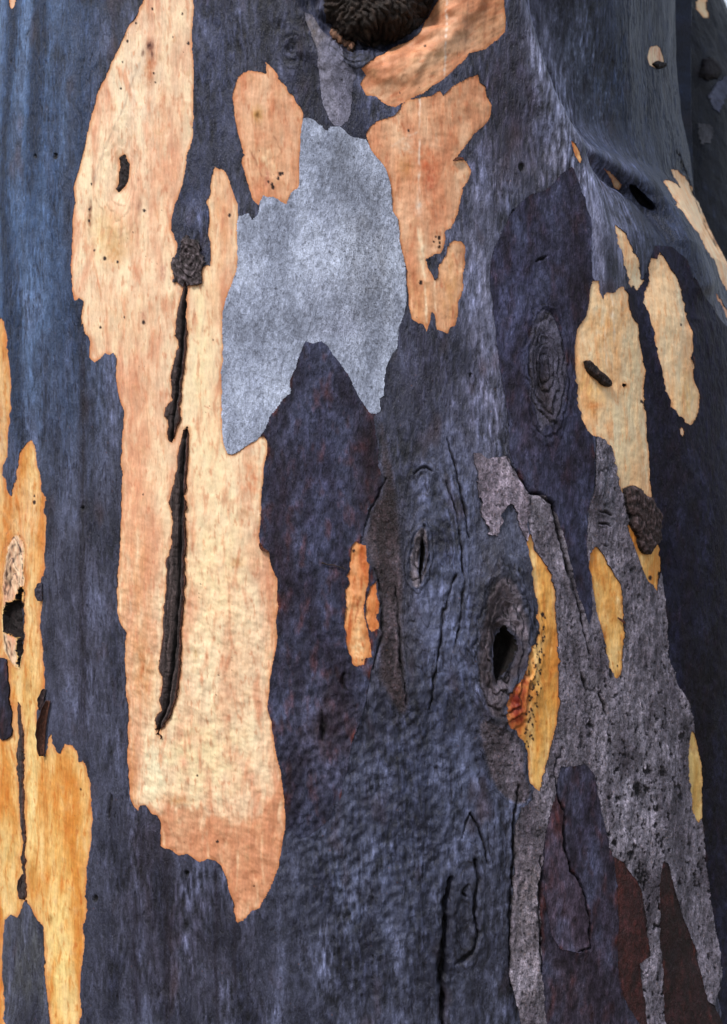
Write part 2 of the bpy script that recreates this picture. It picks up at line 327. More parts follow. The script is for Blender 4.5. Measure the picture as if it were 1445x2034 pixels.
O_W5 = [(742,825),(765,830),(778,900),(792,980),(800,1060),(806,1150),(802,1280),(818,1400),(800,1440),(748,1350),(750,1250),(740,1130),(716,1090),(730,1010),(755,985),(760,950),(752,900)]
O_P21 = [(14,-30),(26,-30),(31,0),(29,14),(24,18),(18,4)]
O_K5H = [(840,1068),(844,1082),(845,1100),(841,1128),(836,1148),(832,1142),(834,1112),(837,1086)]
O_P15 = [(1246,1024),(1268,1060),(1300,1060),(1310,1084),(1315,1133),(1310,1145),(1307,1178),(1299,1162),(1291,1159),(1281,1144),(1267,1106),(1253,1068)]
O_SPL = [(662,50),(676,57),(695,76),(705,94),(698,99),(684,85),(668,68)]
GROOVES = [
    ([(1005,910),(1030,945),(1050,980),(1072,983),(1095,1000),(1107,1040),(1115,1080),(1128,1130),(1140,1170),(1150,1210),(1160,1260),(1172,1300)], 3.0, 0.0048),
    ([(1115,1484),(1102,1538),(1107,1579),(1117,1613),(1123,1691),(1132,1729),(1148,1745),(1165,1787),(1171,1828),(1169,1882),(1148,1891)], 2.2, 0.0036),
    ([(889,872),(896,900),(907,934),(910,950),(924,1009),(933,1068)], 2.0, 0.0032),
    ([(886,957),(900,995),(910,1037),(917,1088),(922,1158),(917,1210),(910,1261),(903,1296)], 2.0, 0.0032),
    ([(905,1140),(890,1190),(879,1227),(876,1279),(865,1331),(853,1410)], 2.2, 0.003),
    ([(858,935),(848,928),(835,930),(826,942)], 2.2, 0.003),
    ([(841,1043),(840,1080),(836,1110),(834,1158)], 2.6, 0.005),
    ([(936,1617),(953,1646),(965,1691),(970,1716)], 2.2, 0.0036),
    ([(936,1617),(925,1640),(915,1665)], 1.8, 0.0025),
    ([(945,1708),(949,1745),(945,1808),(950,1850),(946,1885)], 3.2, 0.0055),
    ([(945,1885),(930,1900),(905,1915)], 3.5, 0.0045),
    ([(896,1745),(891,1766),(886,1808),(884,1849),(880,1891),(878,1932),(880,2015),(882,2060)], 6.0, 0.010),
    ([(930,1760),(922,1766),(921,1776),(928,1782)], 2.2, 0.003),
    ([(1190,1378),(1198,1400),(1204,1420)], 2.4, 0.003),
    ([(1150,1328),(1160,1355),(1163,1372)], 2.2, 0.003),
    ([(1030,1560),(1022,1640),(1020,1720),(1014,1800),(1012,1900),(1016,1960)], 2.6, 0.0042),
    ([(1074,1700),(1071,1790),(1075,1870),(1074,1930)], 2.4, 0.0042),
    ([(765,950),(752,985),(738,1008),(726,1045)], 2.4, 0.003),
    ([(745,1130),(758,1190),(762,1260),(742,1330)], 2.6, 0.003),
    ([(783,1165),(790,1200),(795,1280),(800,1340),(808,1400)], 2.6, 0.003),
    ([(685,1340),(682,1355),(688,1370)], 4.0, 0.004),
    ([(641,1412),(645,1440),(640,1470)], 4.5, 0.004),
    ([(222,1580),(221,1600),(218,1625)], 2.0, 0.0022),
    ([(1190,1016),(1205,1018),(1215,1024)], 2.0, 0.003),
    ([(1190,1040),(1205,1040),(1213,1046)], 1.8, 0.003),
    ([(1195,1080),(1207,1086)], 1.8, 0.003),
    ([(1066,520),(1078,514),(1086,508)], 2.0, 0.0022),
    ([(1346,300),(1368,360),(1400,440),(1430,500)], 2.0, 0.0026),
]
# cx, cy, rx, ry, ring step (px along x), ring amplitude, bowl depth, skew
RINGS = [
    (1086, 735, 44, 135, 8.5, 0.0046, 0.006, 0.02),
    (1000, 1285, 66, 165, 13.0, 0.0058, 0.012, -0.02),
    (833, 1106, 28, 70, 9.5, 0.0042, 0.004, -0.06),
    (850, 1190, 92, 290, 17.0, 0.0010, 0.000, -0.03),
    (28, 1170, 22, 110, 6.5, 0.0030, 0.003, 0.0),
    (242, 345, 46, 120, 12.0, 0.0011, 0.004, -0.05),
    (580, 96, 22, 42, 7.0, 0.0016, 0.003, 0.0),
    (378, 516, 24, 40, 7.0, 0.0040, 0.000, 0.0),
    (700, 95, 40, 36, 11.0, 0.0030, 0.004, 0.3),
    (930, 1800, 40, 150, 12.0, 0.0014, 0.002, -0.05),
]

SL = (62, 63, 82)
BASE = dict(name='bark', kind='slate', mat='slate', off=0.0007, dots=[(190, 1785, 5), (372, 1735, 4), (1035, 332, 6), (1020, 420, 3), (935, 745, 3), (165, 1010, 3), (70, 310, 3), (110, 310, 4)], k=0, label='slate blue old bark that wraps the trunk', blobs=[
    (945, 520, 50, 260, (116, 118, 142), .9), (955, 800, 60, 170, (112, 112, 136), .9), (1060, 330, 90, 60, (112, 108, 128), .65),
    (1115, 230, 26, 130, (138, 138, 160), .8), (1175, 420, 30, 130, (128, 128, 156), .85), (1210, 520, 26, 60, (132, 132, 160), .9), (1075, 90, 18, 110, (128, 130, 154), .7),
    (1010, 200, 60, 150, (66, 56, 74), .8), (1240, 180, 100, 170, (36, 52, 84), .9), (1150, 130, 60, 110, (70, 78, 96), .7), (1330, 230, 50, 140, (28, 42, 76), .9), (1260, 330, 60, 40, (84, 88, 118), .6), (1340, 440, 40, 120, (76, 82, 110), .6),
    (430, 120, 50, 190, (48, 54, 82), .85), (400, 400, 50, 90, (44, 50, 76), .9), (700, 240, 70, 50, (38, 42, 66), .9), (600, 120, 60, 110, (52, 54, 76), .8), (660, 150, 70, 90, (60, 60, 80), .5),
    (890, 300, 60, 110, (56, 56, 80), .6), (900, 780, 70, 120, (58, 58, 80), .6), (850, 950, 70, 140, (66, 70, 92), .6), (900, 1150, 60, 240, (86, 94, 126), .75), (830, 720, 45, 120, (50, 48, 68), .8),
    (770, 1150, 35, 190, (64, 52, 60), .8), (790, 1290, 40, 120, (92, 86, 96), .6), (760, 1060, 30, 60, (98, 96, 112), .5), (900, 1420, 60, 160, (92, 100, 132), .7), (800, 1560, 90, 170, (56, 62, 88), .7),
    (950, 1600, 60, 180, (92, 100, 130), .7), (700, 1780, 110, 140, (74, 82, 108), .6), (850, 1780, 60, 200, (60, 66, 90), .6), (940, 1830, 45, 130, (50, 50, 64), .6),
    (400, 1880, 160, 160, (58, 56, 72), .8), (300, 1700, 50, 160, (54, 46, 58), .7), (560, 1850, 80, 140, (62, 66, 86), .6), (165, 1200, 80, 420, (74, 74, 94), .7), (60, 1920, 60, 120, (78, 80, 84), .8),
    (150, 850, 60, 200, (76, 86, 114), .6), (990, 1080, 40, 110, (88, 94, 116), .7), (980, 1180, 30, 120, (66, 60, 68), .7), (1000, 1420, 50, 70, (66, 54, 60), .7), (1075, 1030, 40, 60, (120, 114, 128), .7)])

REGIONS = [
    dict(name='dark_bark_plate', id='d2', poly=O_D2, kind='dark', mat='plate', off=.0014, k=2, base=(56, 58, 78), red=1.6, ham=1.0, blobs=[(640, 1000, 60, 300, (70, 72, 100), .7), (740, 900, 30, 120, (62, 40, 46), .8), (560, 1100, 30, 240, (60, 44, 54), .6), (650, 1450, 50, 100, (84, 62, 66), .6)], label='deep slate plate with reddish margins below the light grey patch'),
    dict(name='dark_bark_plate', id='d5', poly=O_D5, kind='dark', mat='plate', off=.0008, k=5, base=(34, 34, 58), red=.5, blue=.4, blobs=[(1330, 900, 60, 200, (34, 30, 46), .7), (1290, 600, 40, 80, (42, 44, 68), .7), (1400, 1500, 50, 300, (26, 22, 30), .8)], label='near-black plate on the right flank'),
    dict(name='dark_bark_plate', id='d3', poly=O_D3, kind='dark', mat='plate', off=.0016, k=3, base=(64, 61, 78), red=1.1, blobs=[(1165, 1640, 30, 120, (74, 72, 98), .7), (1200, 1880, 50, 120, (62, 52, 68), .7), (1130, 1980, 60, 90, (66, 52, 60), .7)], label='purple-grey plate between two rough grey strips'),
    dict(name='dark_bark_plate', poly=O_D3B, kind='dark', mat='plate', off=.0024, k=13, base=(78, 68, 84), red=1.0, ham=0, blobs=[(1108, 1620, 14, 50, (104, 52, 48), .8)], label='lifted purple plate edged by a winding crack'),
    dict(name='dark_bark_plate', poly=O_D4A, kind='dark', mat='rough', off=.0012, k=4, base=(70, 32, 32), red=2.0, blue=.3, label='red-brown crumbly bark'),
    dict(name='dark_bark_plate', poly=O_D4B, kind='dark', mat='rough', off=.0012, k=14, base=(52, 24, 28), red=2.0, blue=.2, label='dark red-brown wedge of bark'),
    dict(name='grey_bark_plate', id='g3', poly=O_G3, kind='grey', mat='rough', off=.0020, k=23, rough=.05, pits=1.0, bigpits=[(1285,1530,9),(1316,1534,9),(1264,1569,12),(1283,1569,7),(1225,1588,7),(1352,1583,7),(1304,1606,6),(1314,1675,8),(1254,1700,9),(1239,1720,7),(1273,1743,14),(1352,1463,7),(1260,1683,5),(1350,1812,6),(1240,1500,5),(1170,1440,9),(1300,1640,5),(1210,1470,5),(1330,1500,4)], base=(104, 98, 110), hi=(134, 128, 142), lo=(72, 65, 77), mott=.19, peb=.55, spt=.50, spa=.75, vein=.3, lump=.0009, blobs=[(1085, 1250, 50, 200, (104, 98, 112), .6), (1260, 1560, 60, 160, (132, 130, 144), .6), (1050, 1800, 30, 220, (116, 104, 108), .7), (1270, 1570, 12, 16, (40, 36, 44), .9), (1245, 1700, 16, 14, (44, 40, 44), .9), (1312, 1530, 10, 18, (46, 42, 50), .8), (1360, 1440, 10, 14, (50, 46, 54), .8), (1205, 960, 24, 90, (84, 88, 106), .6), (1350, 1590, 10, 14, (46, 42, 50), .8), (1275, 1745, 12, 22, (34, 32, 36), .9), (1320, 1680, 8, 24, (50, 48, 56), .8)], label='rough mottled grey bark running down in torn tongues'),
    dict(name='grey_bark_plate', poly=O_G6, kind='grey', mat='rough', off=.0036, k=26, rough=.09, pits=.8, base=(118, 108, 122), hi=(146, 136, 150), lo=(84, 76, 88), mott=.22, peb=.6, spt=.52, spa=.7, lump=.001, label='pinkish grey crumbly bark above the winding crack'),
    dict(name='weathered_bark_plate', poly=O_W4, kind='grey', mat='rough', off=.0014, k=27, rough=.09, pits=.8, blend='base', edge=13, bw=.85, base=(84, 76, 86), hi=(124, 118, 134), lo=(52, 42, 46), mott=.3, peb=.5, spt=.48, spa=.8, lump=.0012, label='brown-grey flaking bark under the old wound'),
    dict(name='weathered_bark_plate', poly=O_W5, kind='grey', mat='rough', off=.0012, k=28, rough=.08, pits=.7, blend='base', edge=15, bw=.97, base=(68, 56, 62), hi=(114, 106, 118), lo=(44, 32, 36), mott=.3, peb=.5, spt=.5, spa=.7, lump=.0012, label='brown fissured strip of bark beside the orange chips'),
    dict(name='dark_bark_plate', id='d1', poly=O_D1, kind='dark', mat='plate', off=.0016, k=1, base=(56, 57, 80), red=.7, ham=0, blobs=[(1080, 450, 70, 110, (56, 54, 74), .8), (1020, 620, 40, 150, (76, 78, 110), .7), (1140, 620, 30, 160, (54, 48, 66), .7), (1040, 860, 40, 80, (70, 60, 76), .6), (1130, 950, 40, 100, (60, 56, 78), .7)], label='indigo plate of bark that holds a ringed oval knot'),
    dict(name='grey_bark_patch', id='g1', poly=O_G1, kind='grey', mat='grey', off=.0012, k=21, rough=.06, pebx=1, base=(154, 164, 190), hi=(184, 195, 220), lo=(122, 130, 152), mott=.13, peb=1.0, spt=.66, spa=.6, vein=.3, blobs=[(680, 320, 22, 60, (96, 100, 112), .7), (560, 460, 30, 120, (116, 124, 146), .5), (640, 560, 50, 140, (168, 176, 202), .6), (735, 520, 60, 160, (134, 138, 152), .7), (650, 280, 40, 30, (118, 126, 150), .6), (500, 700, 40, 150, (140, 150, 178), .5), (670, 650, 50, 40, (170, 176, 206), .6)], label='large light grey forked patch'),
    dict(name='grey_bark_patch', poly=O_G2, kind='grey', mat='grey', off=.0012, k=22, rough=.06, base=(118, 118, 142), hi=(150, 148, 168), lo=(94, 94, 116), mott=.14, peb=.2, blobs=[(625, 60, 20, 40, (112, 98, 90), .8), (670, 200, 22, 50, (132, 130, 154), .7)], label='small grey tongue under the branch stub'),
    dict(name='branch_stub', id='stub', poly=O_STUB, kind='stub', mat='wood', off=.001, k=0, rough=.05, label='dark brown cracked branch stub'),
    # freshly exposed bark
    dict(name='pale_bark_patch', id='p1', poly=O_P1, kind='pale', mat='pale', k=1, pal='cream', rough=.035, dirt=.2, band=[(250, 1600), (330, 1612), (400, 1604), (470, 1640), (520, 1620), (548, 1570), (570, 1500)], skirt=.014,
         blobs=[(280, 150, 60, 140, (222, 202, 178), .8), (215, 330, 50, 110, (230, 204, 170), .7), (330, 330, 34, 220, (216, 158, 122), .7), (440, 430, 26, 110, (220, 158, 112), .8), (425, 560, 22, 90, (222, 170, 128), .7),
                (280, 850, 40, 220, (220, 162, 126), .75), (402, 700, 26, 190, (242, 220, 176), 1.2), (410, 900, 34, 110, (242, 222, 180), 1.2), (330, 1000, 14, 120, (226, 186, 146), .7), (430, 830, 20, 70, (222, 176, 136), .6), (430, 1130, 70, 190, (238, 212, 168), 1.15), (490, 1330, 50, 120, (230, 194, 158), .8), (272, 1150, 34, 190, (216, 158, 114), 1.0), (265, 950, 24, 160, (216, 150, 114), .9), (285, 1340, 24, 70, (200, 128, 76), .75), (400, 1500, 100, 90, (234, 210, 166), 1.2), (310, 1520, 26, 60, (228, 216, 182), 1.1), (262, 1540, 10, 80, (204, 140, 90), .9),
                (500, 950, 22, 40, (216, 140, 100), .9), (545, 1300, 14, 200, (212, 136, 90), .8), (440, 1660, 110, 45, (206, 140, 102), .95), (500, 1740, 50, 60, (204, 138, 98), .9), (540, 1640, 22, 60, (196, 112, 70), .8), (240, 640, 60, 60, (226, 190, 150), .7), (210, 480, 30, 50, (226, 196, 146), .6)],
         stains=[(297, 135, 8, 40, (184, 104, 62), .8), (298, 90, 7, 10, (70, 30, 22), .9), (303, 104, 3, 12, (80, 36, 26), .8), (284, 104, 3, 7, (70, 44, 34), .7), (178, 430, 4, 26, (110, 60, 36), .8), (230, 500, 16, 24, (200, 140, 84), .7), (205, 450, 26, 40, (206, 166, 110), .35), (285, 1320, 9, 40, (168, 92, 44), .6), (325, 540, 5, 16, (160, 90, 76), .6), (286, 628, 5, 12, (150, 80, 60), .6), (470, 1118, 12, 8, (186, 128, 74), .7), (388, 1300, 6, 14, (180, 140, 92), .6), (352, 1590, 30, 10, (200, 140, 84), .5), (235, 470, 40, 40, (210, 176, 120), .4), (180, 408, 3, 10, (90, 50, 36), .7), (278, 410, 4, 14, (130, 80, 56), .6), (186, 350, 4, 20, (150, 120, 100), .5)],
         lines=[([(283, 110), (262, 160), (246, 215), (220, 270), (200, 320), (188, 360)], 2.6, (160, 138, 118), .6), ([(440, 808), (425, 815), (405, 806)], 1.2, (190, 110, 84), .7), ([(390, 460), (410, 400)], 1.2, (190, 120, 90), .2)],
         dots=[(253, 81, 2.2), (303, 17, 2), (270, 45, 2), (374, 85, 2.6), (240, 175, 1.8), (243, 122, 1.5), (306, 145, 1.8), (308, 163, 1.5), (182, 365, 2), (209, 513, 3), (234, 520, 2.4), (200, 650, 2), (248, 630, 1.6), (188, 497, 1.8), (177, 415, 2), (177, 438, 2), (265, 461, 1.3), (285, 982, 1.2), (424, 675, 1.5), (392, 1541, 1.5), (344, 73, 1.6), (362, 27, 2), (456, 427, 2.8), (435, 1341, 1.2), (432, 1672, 2.2), (505, 1760, 1.4), (286, 640, 3), (430, 1380, 1.0), (398, 1160, 1.0), (287, 418, 2.5)], label='long cream and orange patch split by two dark fissures'),
    dict(name='pale_bark_patch', poly=O_P2, kind='pale', mat='pale', k=2, pal='orange', rough=.045, blobs=[(530, 320, 30, 40, (232, 206, 166), .8), (500, 200, 26, 40, (222, 172, 138), .6), (570, 260, 20, 80, (208, 140, 104), .6)],
         stains=[(512, 227, 9, 14, (176, 124, 50), .9), (512, 228, 4, 6, (120, 78, 34), .8), (532, 355, 6, 18, (170, 90, 70), .6)], lines=[([(492, 290), (510, 320), (520, 350)], 1.6, (140, 84, 56), .6), ([(545, 270), (560, 300), (545, 320)], 1.6, (150, 96, 66), .5)], dots=[(557, 345, 3), (553, 354, 2.5), (541, 366, 2.5), (543, 372, 3), (534, 361, 2), (562, 344, 2.2)], label='oval orange patch with a brown spot'),
    dict(name='pale_bark_patch', poly=O_P3, kind='pale', mat='pale', k=3, pal='orange', rot=58, rough=.045, dimple=1.6, blobs=[(780, 160, 50, 30, (210, 142, 104), .8), (900, 60, 60, 50, (206, 156, 122), .8), (975, 30, 30, 60, (186, 124, 84), .8), (840, 130, 50, 30, (220, 166, 126), .7)], lines=[([(890, -60), (887, 60), (883, 160)], 2.2, (226, 214, 204), .9), ([(930, 0), (925, 100)], 1.6, (160, 116, 90), .5), ([(965, 10), (962, 90)], 2.4, (150, 96, 66), .5), ([(985, 10), (980, 80)], 2.4, (150, 96, 66), .5)], dots=[(845, 91, 1.8), (795, 184, 1.2)], label='orange patch sweeping down from beside the branch stub'),
    dict(name='pale_bark_patch', poly=O_P4, kind='pale', mat='pale', k=4, pal='orange', rough=.045, dimple=1.4, blobs=[(930, 200, 40, 60, (196, 132, 94), .9), (810, 290, 20, 26, (226, 196, 168), .9), (862, 285, 16, 20, (224, 190, 160), .7), (850, 420, 60, 40, (214, 152, 116), .7), (830, 600, 30, 60, (218, 160, 110), .8), (895, 570, 20, 80, (216, 158, 104), .8)],
         stains=[(845, 320, 24, 40, (204, 108, 66), .8), (855, 355, 12, 30, (190, 88, 56), .7), (806, 330, 14, 22, (210, 146, 82), .6), (838, 500, 8, 50, (240, 220, 186), .9), (832, 410, 7, 18, (236, 216, 196), .8)],
         lines=[([(834, 195), (833, 300), (832, 410)], 2.0, (228, 210, 196), .85), ([(828, 450), (840, 500), (844, 560), (848, 640)], 2.6, (240, 218, 184), .9), ([(864, 558), (866, 650)], 2.2, (236, 206, 172), .9), ([(780, 290), (800, 275), (830, 262)], 2.2, (228, 204, 184), .7)], dots=[(873, 472, 3.2), (874, 482, 2), (873, 490, 2.5), (862, 480, 1.6), (836, 561, 3.2), (812, 259, 2), (866, 470, 1.4)], label='orange patch with white resin lines and a forked lower end'),
    dict(name='pale_bark_patch', id='p5', poly=O_P5, kind='pale', mat='pale', k=5, pal='amber', rough=.08, edge=8, blobs=[(50, 1030, 30, 80, (214, 160, 118), .8), (5, 850, 16, 160, (204, 166, 130), .8), (62, 1180, 14, 180, (226, 200, 150), .8), (78, 1250, 12, 160, (208, 138, 72), .7), (60, 1420, 14, 90, (222, 196, 132), .8), (58, 1600, 22, 180, (232, 206, 142), 1.1), (130, 1560, 34, 70, (206, 124, 42), .9), (140, 1700, 30, 120, (210, 140, 56), .75), (110, 1650, 16, 110, (226, 186, 110), .7), (120, 1900, 30, 150, (232, 204, 134), 1.1), (15, 1560, 16, 70, (214, 140, 58), .8), (15, 1700, 20, 90, (214, 180, 112), .7), (160, 1850, 9, 170, (204, 130, 48), .8)],
         stains=[(64, 1735, 10, 40, (186, 126, 50), .7), (110, 1600, 8, 50, (200, 112, 30), .7), (92, 1620, 6, 70, (190, 108, 30), .6), (57, 1362, 6, 14, (150, 110, 60), .6), (101, 1826, 5, 10, (150, 110, 50), .7), (130, 1640, 6, 40, (200, 112, 34), .6)], dots=[(68, 998, 3), (68, 985, 1.8), (88, 1912, 3), (161, 1568, 1.8)], label='tall amber patch on the left flank'),
    dict(name='pale_bark_patch', id='p6', poly=O_P6, kind='pale', mat='pale', k=6, pal='light', rough=.08, edge=5, rimw=.45, blobs=[(1200, 650, 40, 70, (228, 168, 104), .85), (1175, 770, 30, 50, (232, 180, 110), .85), (1260, 720, 20, 120, (248, 226, 180), .8), (1240, 880, 40, 120, (246, 222, 176), .9), (1275, 1120, 24, 50, (228, 172, 92), .9)], stains=[(1178, 806, 14, 8, (196, 112, 50), .85), (1180, 822, 5, 12, (206, 130, 66), .7), (1242, 765, 9, 10, (190, 120, 64), .6), (1240, 620, 12, 30, (214, 140, 76), .7), (1225, 740, 10, 40, (222, 154, 90), .5)],
         lines=[([(1198, 596), (1202, 660), (1207, 740)], 1.8, (244, 220, 188), .9), ([(1216, 585), (1220, 660), (1222, 690)], 2.4, (246, 226, 200), .9)], dots=[(1275, 797, 2.4), (1278, 800, 1.8), (1292, 1150, 3)], label='tall cream and orange patch carrying two dark bark remnants'),
    dict(name='pale_bark_patch', poly=O_P15, kind='pale', mat='pale', k=15, pal='gold', rough=.07, edge=4, rimw=.4, dots=[(1294, 1148, 3.4), (1312, 1140, 3)], label='golden tag below the lumpy brown scrap'),
    dict(name='pale_bark_patch', poly=O_P7, kind='pale', mat='pale', k=7, pal='light', rough=.09, edge=5, rimw=.4, blobs=[(1330, 650, 30, 110, (232, 204, 162), .8), (1365, 790, 20, 50, (226, 186, 122), .8)], dots=[(1353, 645, 2), (1355, 580, 2.4)], label='long cream patch standing alone on the near-black plate'),
    dict(name='pale_bark_patch', poly=O_P21, kind='pale', mat='pale', k=21, pal='cream', rough=.05, edge=2, label='small tan fleck at the upper left'),
    dict(name='pale_bark_patch', poly=O_P19, kind='pale', mat='pale', k=19, pal='cream', rough=.03, edge=2, label='tiny cream fleck of bare bark'),
    dict(name='pale_bark_patch', poly=O_P8, kind='pale', mat='pale', k=8, pal='light', rough=.09, edge=3, rimw=.4, dots=[(1259, 570, 2.6)], label='narrow cream sliver beside the ridge'),
    dict(name='pale_bark_patch', poly=O_P9, kind='pale', mat='pale', k=9, pal='light', rough=.09, edge=4, rimw=.45, stains=[(1345, 395, 6, 14, (190, 110, 60), .5), (1400, 460, 5, 40, (206, 146, 90), .6)], label='forked cream streak under the limb'),
    dict(name='pale_bark_patch', poly=O_P20, kind='pale', mat='pale', k=20, pal='orange', rough=.06, edge=2, label='thin tan sliver at the right flank'),
    dict(name='pale_bark_patch', poly=O_P10, kind='pale', mat='pale', k=10, pal='cream', rough=.06, edge=3, rimw=.2, label='small cream chip high on the limb'),
    dict(name='pale_bark_patch', poly=O_P16, kind='pale', mat='pale', k=16, pal='rust', rough=.05, edge=2, label='thin tan slit on the ridge'),
    dict(name='pale_bark_patch', poly=O_P17, kind='pale', mat='pale', k=17, pal='cream', rough=.08, edge=3, rimw=.7, label='small cream chip above the dark pocket'),
    dict(name='pale_bark_patch', poly=O_P11, kind='pale', mat='pale', k=11, pal='rust', rough=.08, dimple=2.2, edge=5, rimw=.7, blobs=[(712, 1290, 16, 26, (232, 204, 160), .95), (716, 1230, 9, 40, (230, 194, 146), .7), (706, 1160, 14, 60, (220, 156, 112), .7)], lines=[([(703, 1250), (708, 1225), (716, 1190), (720, 1140)], 1.8, (150, 66, 30), .6)], dots=[(703, 1094, 2.5), (720, 1311, 1.6)], label='ragged orange chip of inner bark, larger of a pair'),
    dict(name='pale_bark_patch', poly=O_P11b, kind='pale', mat='pale', k=31, pal='rust', rough=.08, dimple=2.2, edge=4, rimw=.6, label='ragged orange chip, smaller of a pair'),
    dict(name='pale_bark_patch', id='p12', poly=O_P12, kind='pale', mat='pale', k=12, pal='gold', rough=.08, edge=5, blobs=[(1085, 1200, 24, 100, (236, 170, 82), .9), (1090, 1400, 20, 100, (234, 166, 76), .9)],
         stains=[(1026, 1398, 18, 46, (122, 30, 12), 1.3), (1020, 1430, 14, 18, (170, 62, 22), .8), (1040, 1355, 9, 24, (176, 70, 28), .8), (1075, 1540, 12, 40, (236, 186, 100), .6)], dots=[(1077, 1221, 3.6), (1082, 1227, 2)] + [(1074 - i * .33 + 9 * math.sin(i * 2.4) + 3 * math.sin(i * 5.7), 1243 + i * 3.1 + 4 * math.sin(i * 3.3), 1.1 + .9 * abs(math.sin(i * 1.9))) for i in range(78)], label='golden patch with red resin and dotted pores beside the old wound'),
    dict(name='pale_bark_patch', id='p13', poly=O_P13, kind='pale', mat='pale', k=13, pal='gold', rough=.07, edge=4, rimw=.4, blobs=[(1222, 1300, 14, 40, (236, 200, 136), .9)], stains=[(1212, 1205, 14, 18, (214, 136, 56), .7), (1202, 1262, 4, 9, (180, 90, 30), .8), (1186, 1162, 5, 6, (244, 214, 150), .8), (1228, 1195, 4, 22, (244, 214, 160), .7)], dots=[(1227, 1323, 1.6)], label='golden pointed patch on rough grey bark'),
    dict(name='pale_bark_patch', poly=O_P14, kind='pale', mat='pale', k=14, pal='lemon', rough=.05, edge=4, rimw=.4, label='slim yellow patch low on the right flank'),
    # remnants, knots and openings
    dict(name='bark_remnant', poly=O_K1, of='p1', kind='flake', mat='wood', off=.0028, k=1, base=(74, 64, 68), hi=(124, 114, 122), dome=.001, rough=.1, edge=4, label='small ringed scrap of dark bark at the head of the fissure'),
    dict(name='bark_fissure', poly=O_C1, of='p1', kind='strip', mat='strip', off=.0020, k=1, rough=.08, edge=4, cleft=[(372, 570), (366, 640), (360, 720), (350, 800), (342, 870)], label='upper charred fissure'),
    dict(name='bark_fissure', poly=O_C2, of='p1', kind='strip', mat='strip', off=.0028, k=2, rough=.08, edge=5, cleft=[(370, 860), (363, 940), (362, 1020), (359, 1100), (357, 1180), (352, 1260), (345, 1330), (335, 1400), (316, 1450)], label='long charred fissure'),
    dict(name='hole', poly=O_H1, of='p1', kind='flake', mat='strip', off=-.001, k=3, base=(44, 34, 38), hi=(72, 62, 66), dome=.002, rough=.07, edge=3, label='small dark scar'),
    dict(name='knot', id='k2', poly=O_K2, of='p5', kind='pale', mat='pale', off=.0004, k=33, pal='cream', rough=.05, edge=3, blend='p5', bw=.9, lines=[([(12, 1180), (16, 1120), (26, 1085), (36, 1078), (44, 1095)], 2.4, (52, 34, 28), .9), ([(16, 1190), (22, 1130), (32, 1104), (42, 1100)], 2.0, (60, 40, 32), .9), ([(8, 1262), (14, 1290), (24, 1318), (36, 1328)], 2.2, (60, 40, 30), .8), ([(20, 1275), (26, 1300)], 2, (70, 48, 36), .8)], label='ringed oval knot'),
    dict(name='hole', poly=O_K2H, of='p5', kind='hole', mat='strip', off=.001, k=4, deep=.012, rough=.08, edge=3, base=(40, 30, 32), label='dark rotted core'),
    dict(name='bark_remnant', poly=O_B5, of='p5', kind='dark', mat='plate', off=.0022, k=5, base=(48, 46, 62), rough=.06, label='slate scrap of old bark'),
    dict(name='bark_fissure', poly=O_C3, of='p5', kind='strip', mat='strip', off=.0008, k=6, rough=.1, edge=2, label='thin charred fissure'),
    dict(name='bark_remnant', poly=O_F1, of='p6', kind='flake', mat='wood', off=.005, k=7, base=(48, 34, 34), hi=(76, 50, 44), dome=.003, rough=.1, edge=3, label='small dark sausage-shaped scrap'),
    dict(name='hole', poly=O_H6, of='p6', kind='hole', mat='strip', off=-.001, k=8, deep=.003, rough=.04, edge=2),
    dict(name='bark_remnant', poly=O_F2, of='p6', kind='flake', mat='wood', off=.006, k=9, base=(66, 48, 48), hi=(112, 100, 108), dome=.004, rough=.12, edge=6, label='large lumpy brown scrap'),
    dict(name='splinter', poly=O_SPL, kind='flake', mat='wood', off=.006, k=16, base=(122, 88, 70), hi=(160, 124, 104), dome=.006, rough=.08, edge=2, label='brown splinter at the foot of the branch stub'),
    dict(name='bark_remnant', poly=O_F10, kind='flake', mat='wood', off=.003, k=10, base=(32, 26, 34), hi=(60, 52, 60), dome=.003, rough=.06, edge=2),
    dict(name='knot', id='k3', poly=O_K3, kind='grey', mat='rough', off=.0010, blend='d1', k=34, rough=.04, base=(72, 70, 88), hi=(100, 98, 118), lo=(48, 42, 54), mott=.2, peb=.2, spt=.6, spa=.5, edge=5, blobs=[(1082, 770, 12, 34, (44, 28, 30), .95), (1088, 820, 10, 24, (50, 36, 40), .8)], label='oval knot with concentric rings'),
    dict(name='knot', id='k4', poly=O_K4, kind='grey', mat='wood', off=.0014, blend='base', k=35, rough=.06, base=(88, 79, 88), hi=(126, 120, 134), lo=(52, 42, 46), mott=.3, peb=.2, spt=.55, spa=.6, edge=16, bw=.85, label='old branch wound with ringed bark round a hollow'),
    dict(name='hollow', poly=O_K4H, of='k4', kind='hole', mat='strip', off=.002, k=11, deep=.026, rough=.13, edge=6, skirt=.02, base=(30, 20, 20)),
    dict(name='knot', id='k5', poly=O_K5, kind='grey', mat='wood', off=.0012, blend='base', k=36, rough=.06, base=(92, 84, 92), hi=(134, 128, 142), lo=(52, 40, 44), mott=.3, peb=.2, spt=.55, spa=.6, edge=4, blobs=[(838, 1115, 7, 26, (40, 24, 24), .9)], label='small lens-shaped knot with a split'),
    dict(name='hollow', poly=O_K5H, of='k5', kind='hole', mat='strip', off=.001, k=15, deep=.010, rough=.06, edge=2, base=(30, 22, 22)),
    dict(name='hollow', poly=O_H2, kind='hole', mat='plate', off=.0004, k=12, deep=.016, rough=.05, edge=7, blend='base', bw=.8, base=(22, 22, 34), label='dark pocket under the limb'),
]
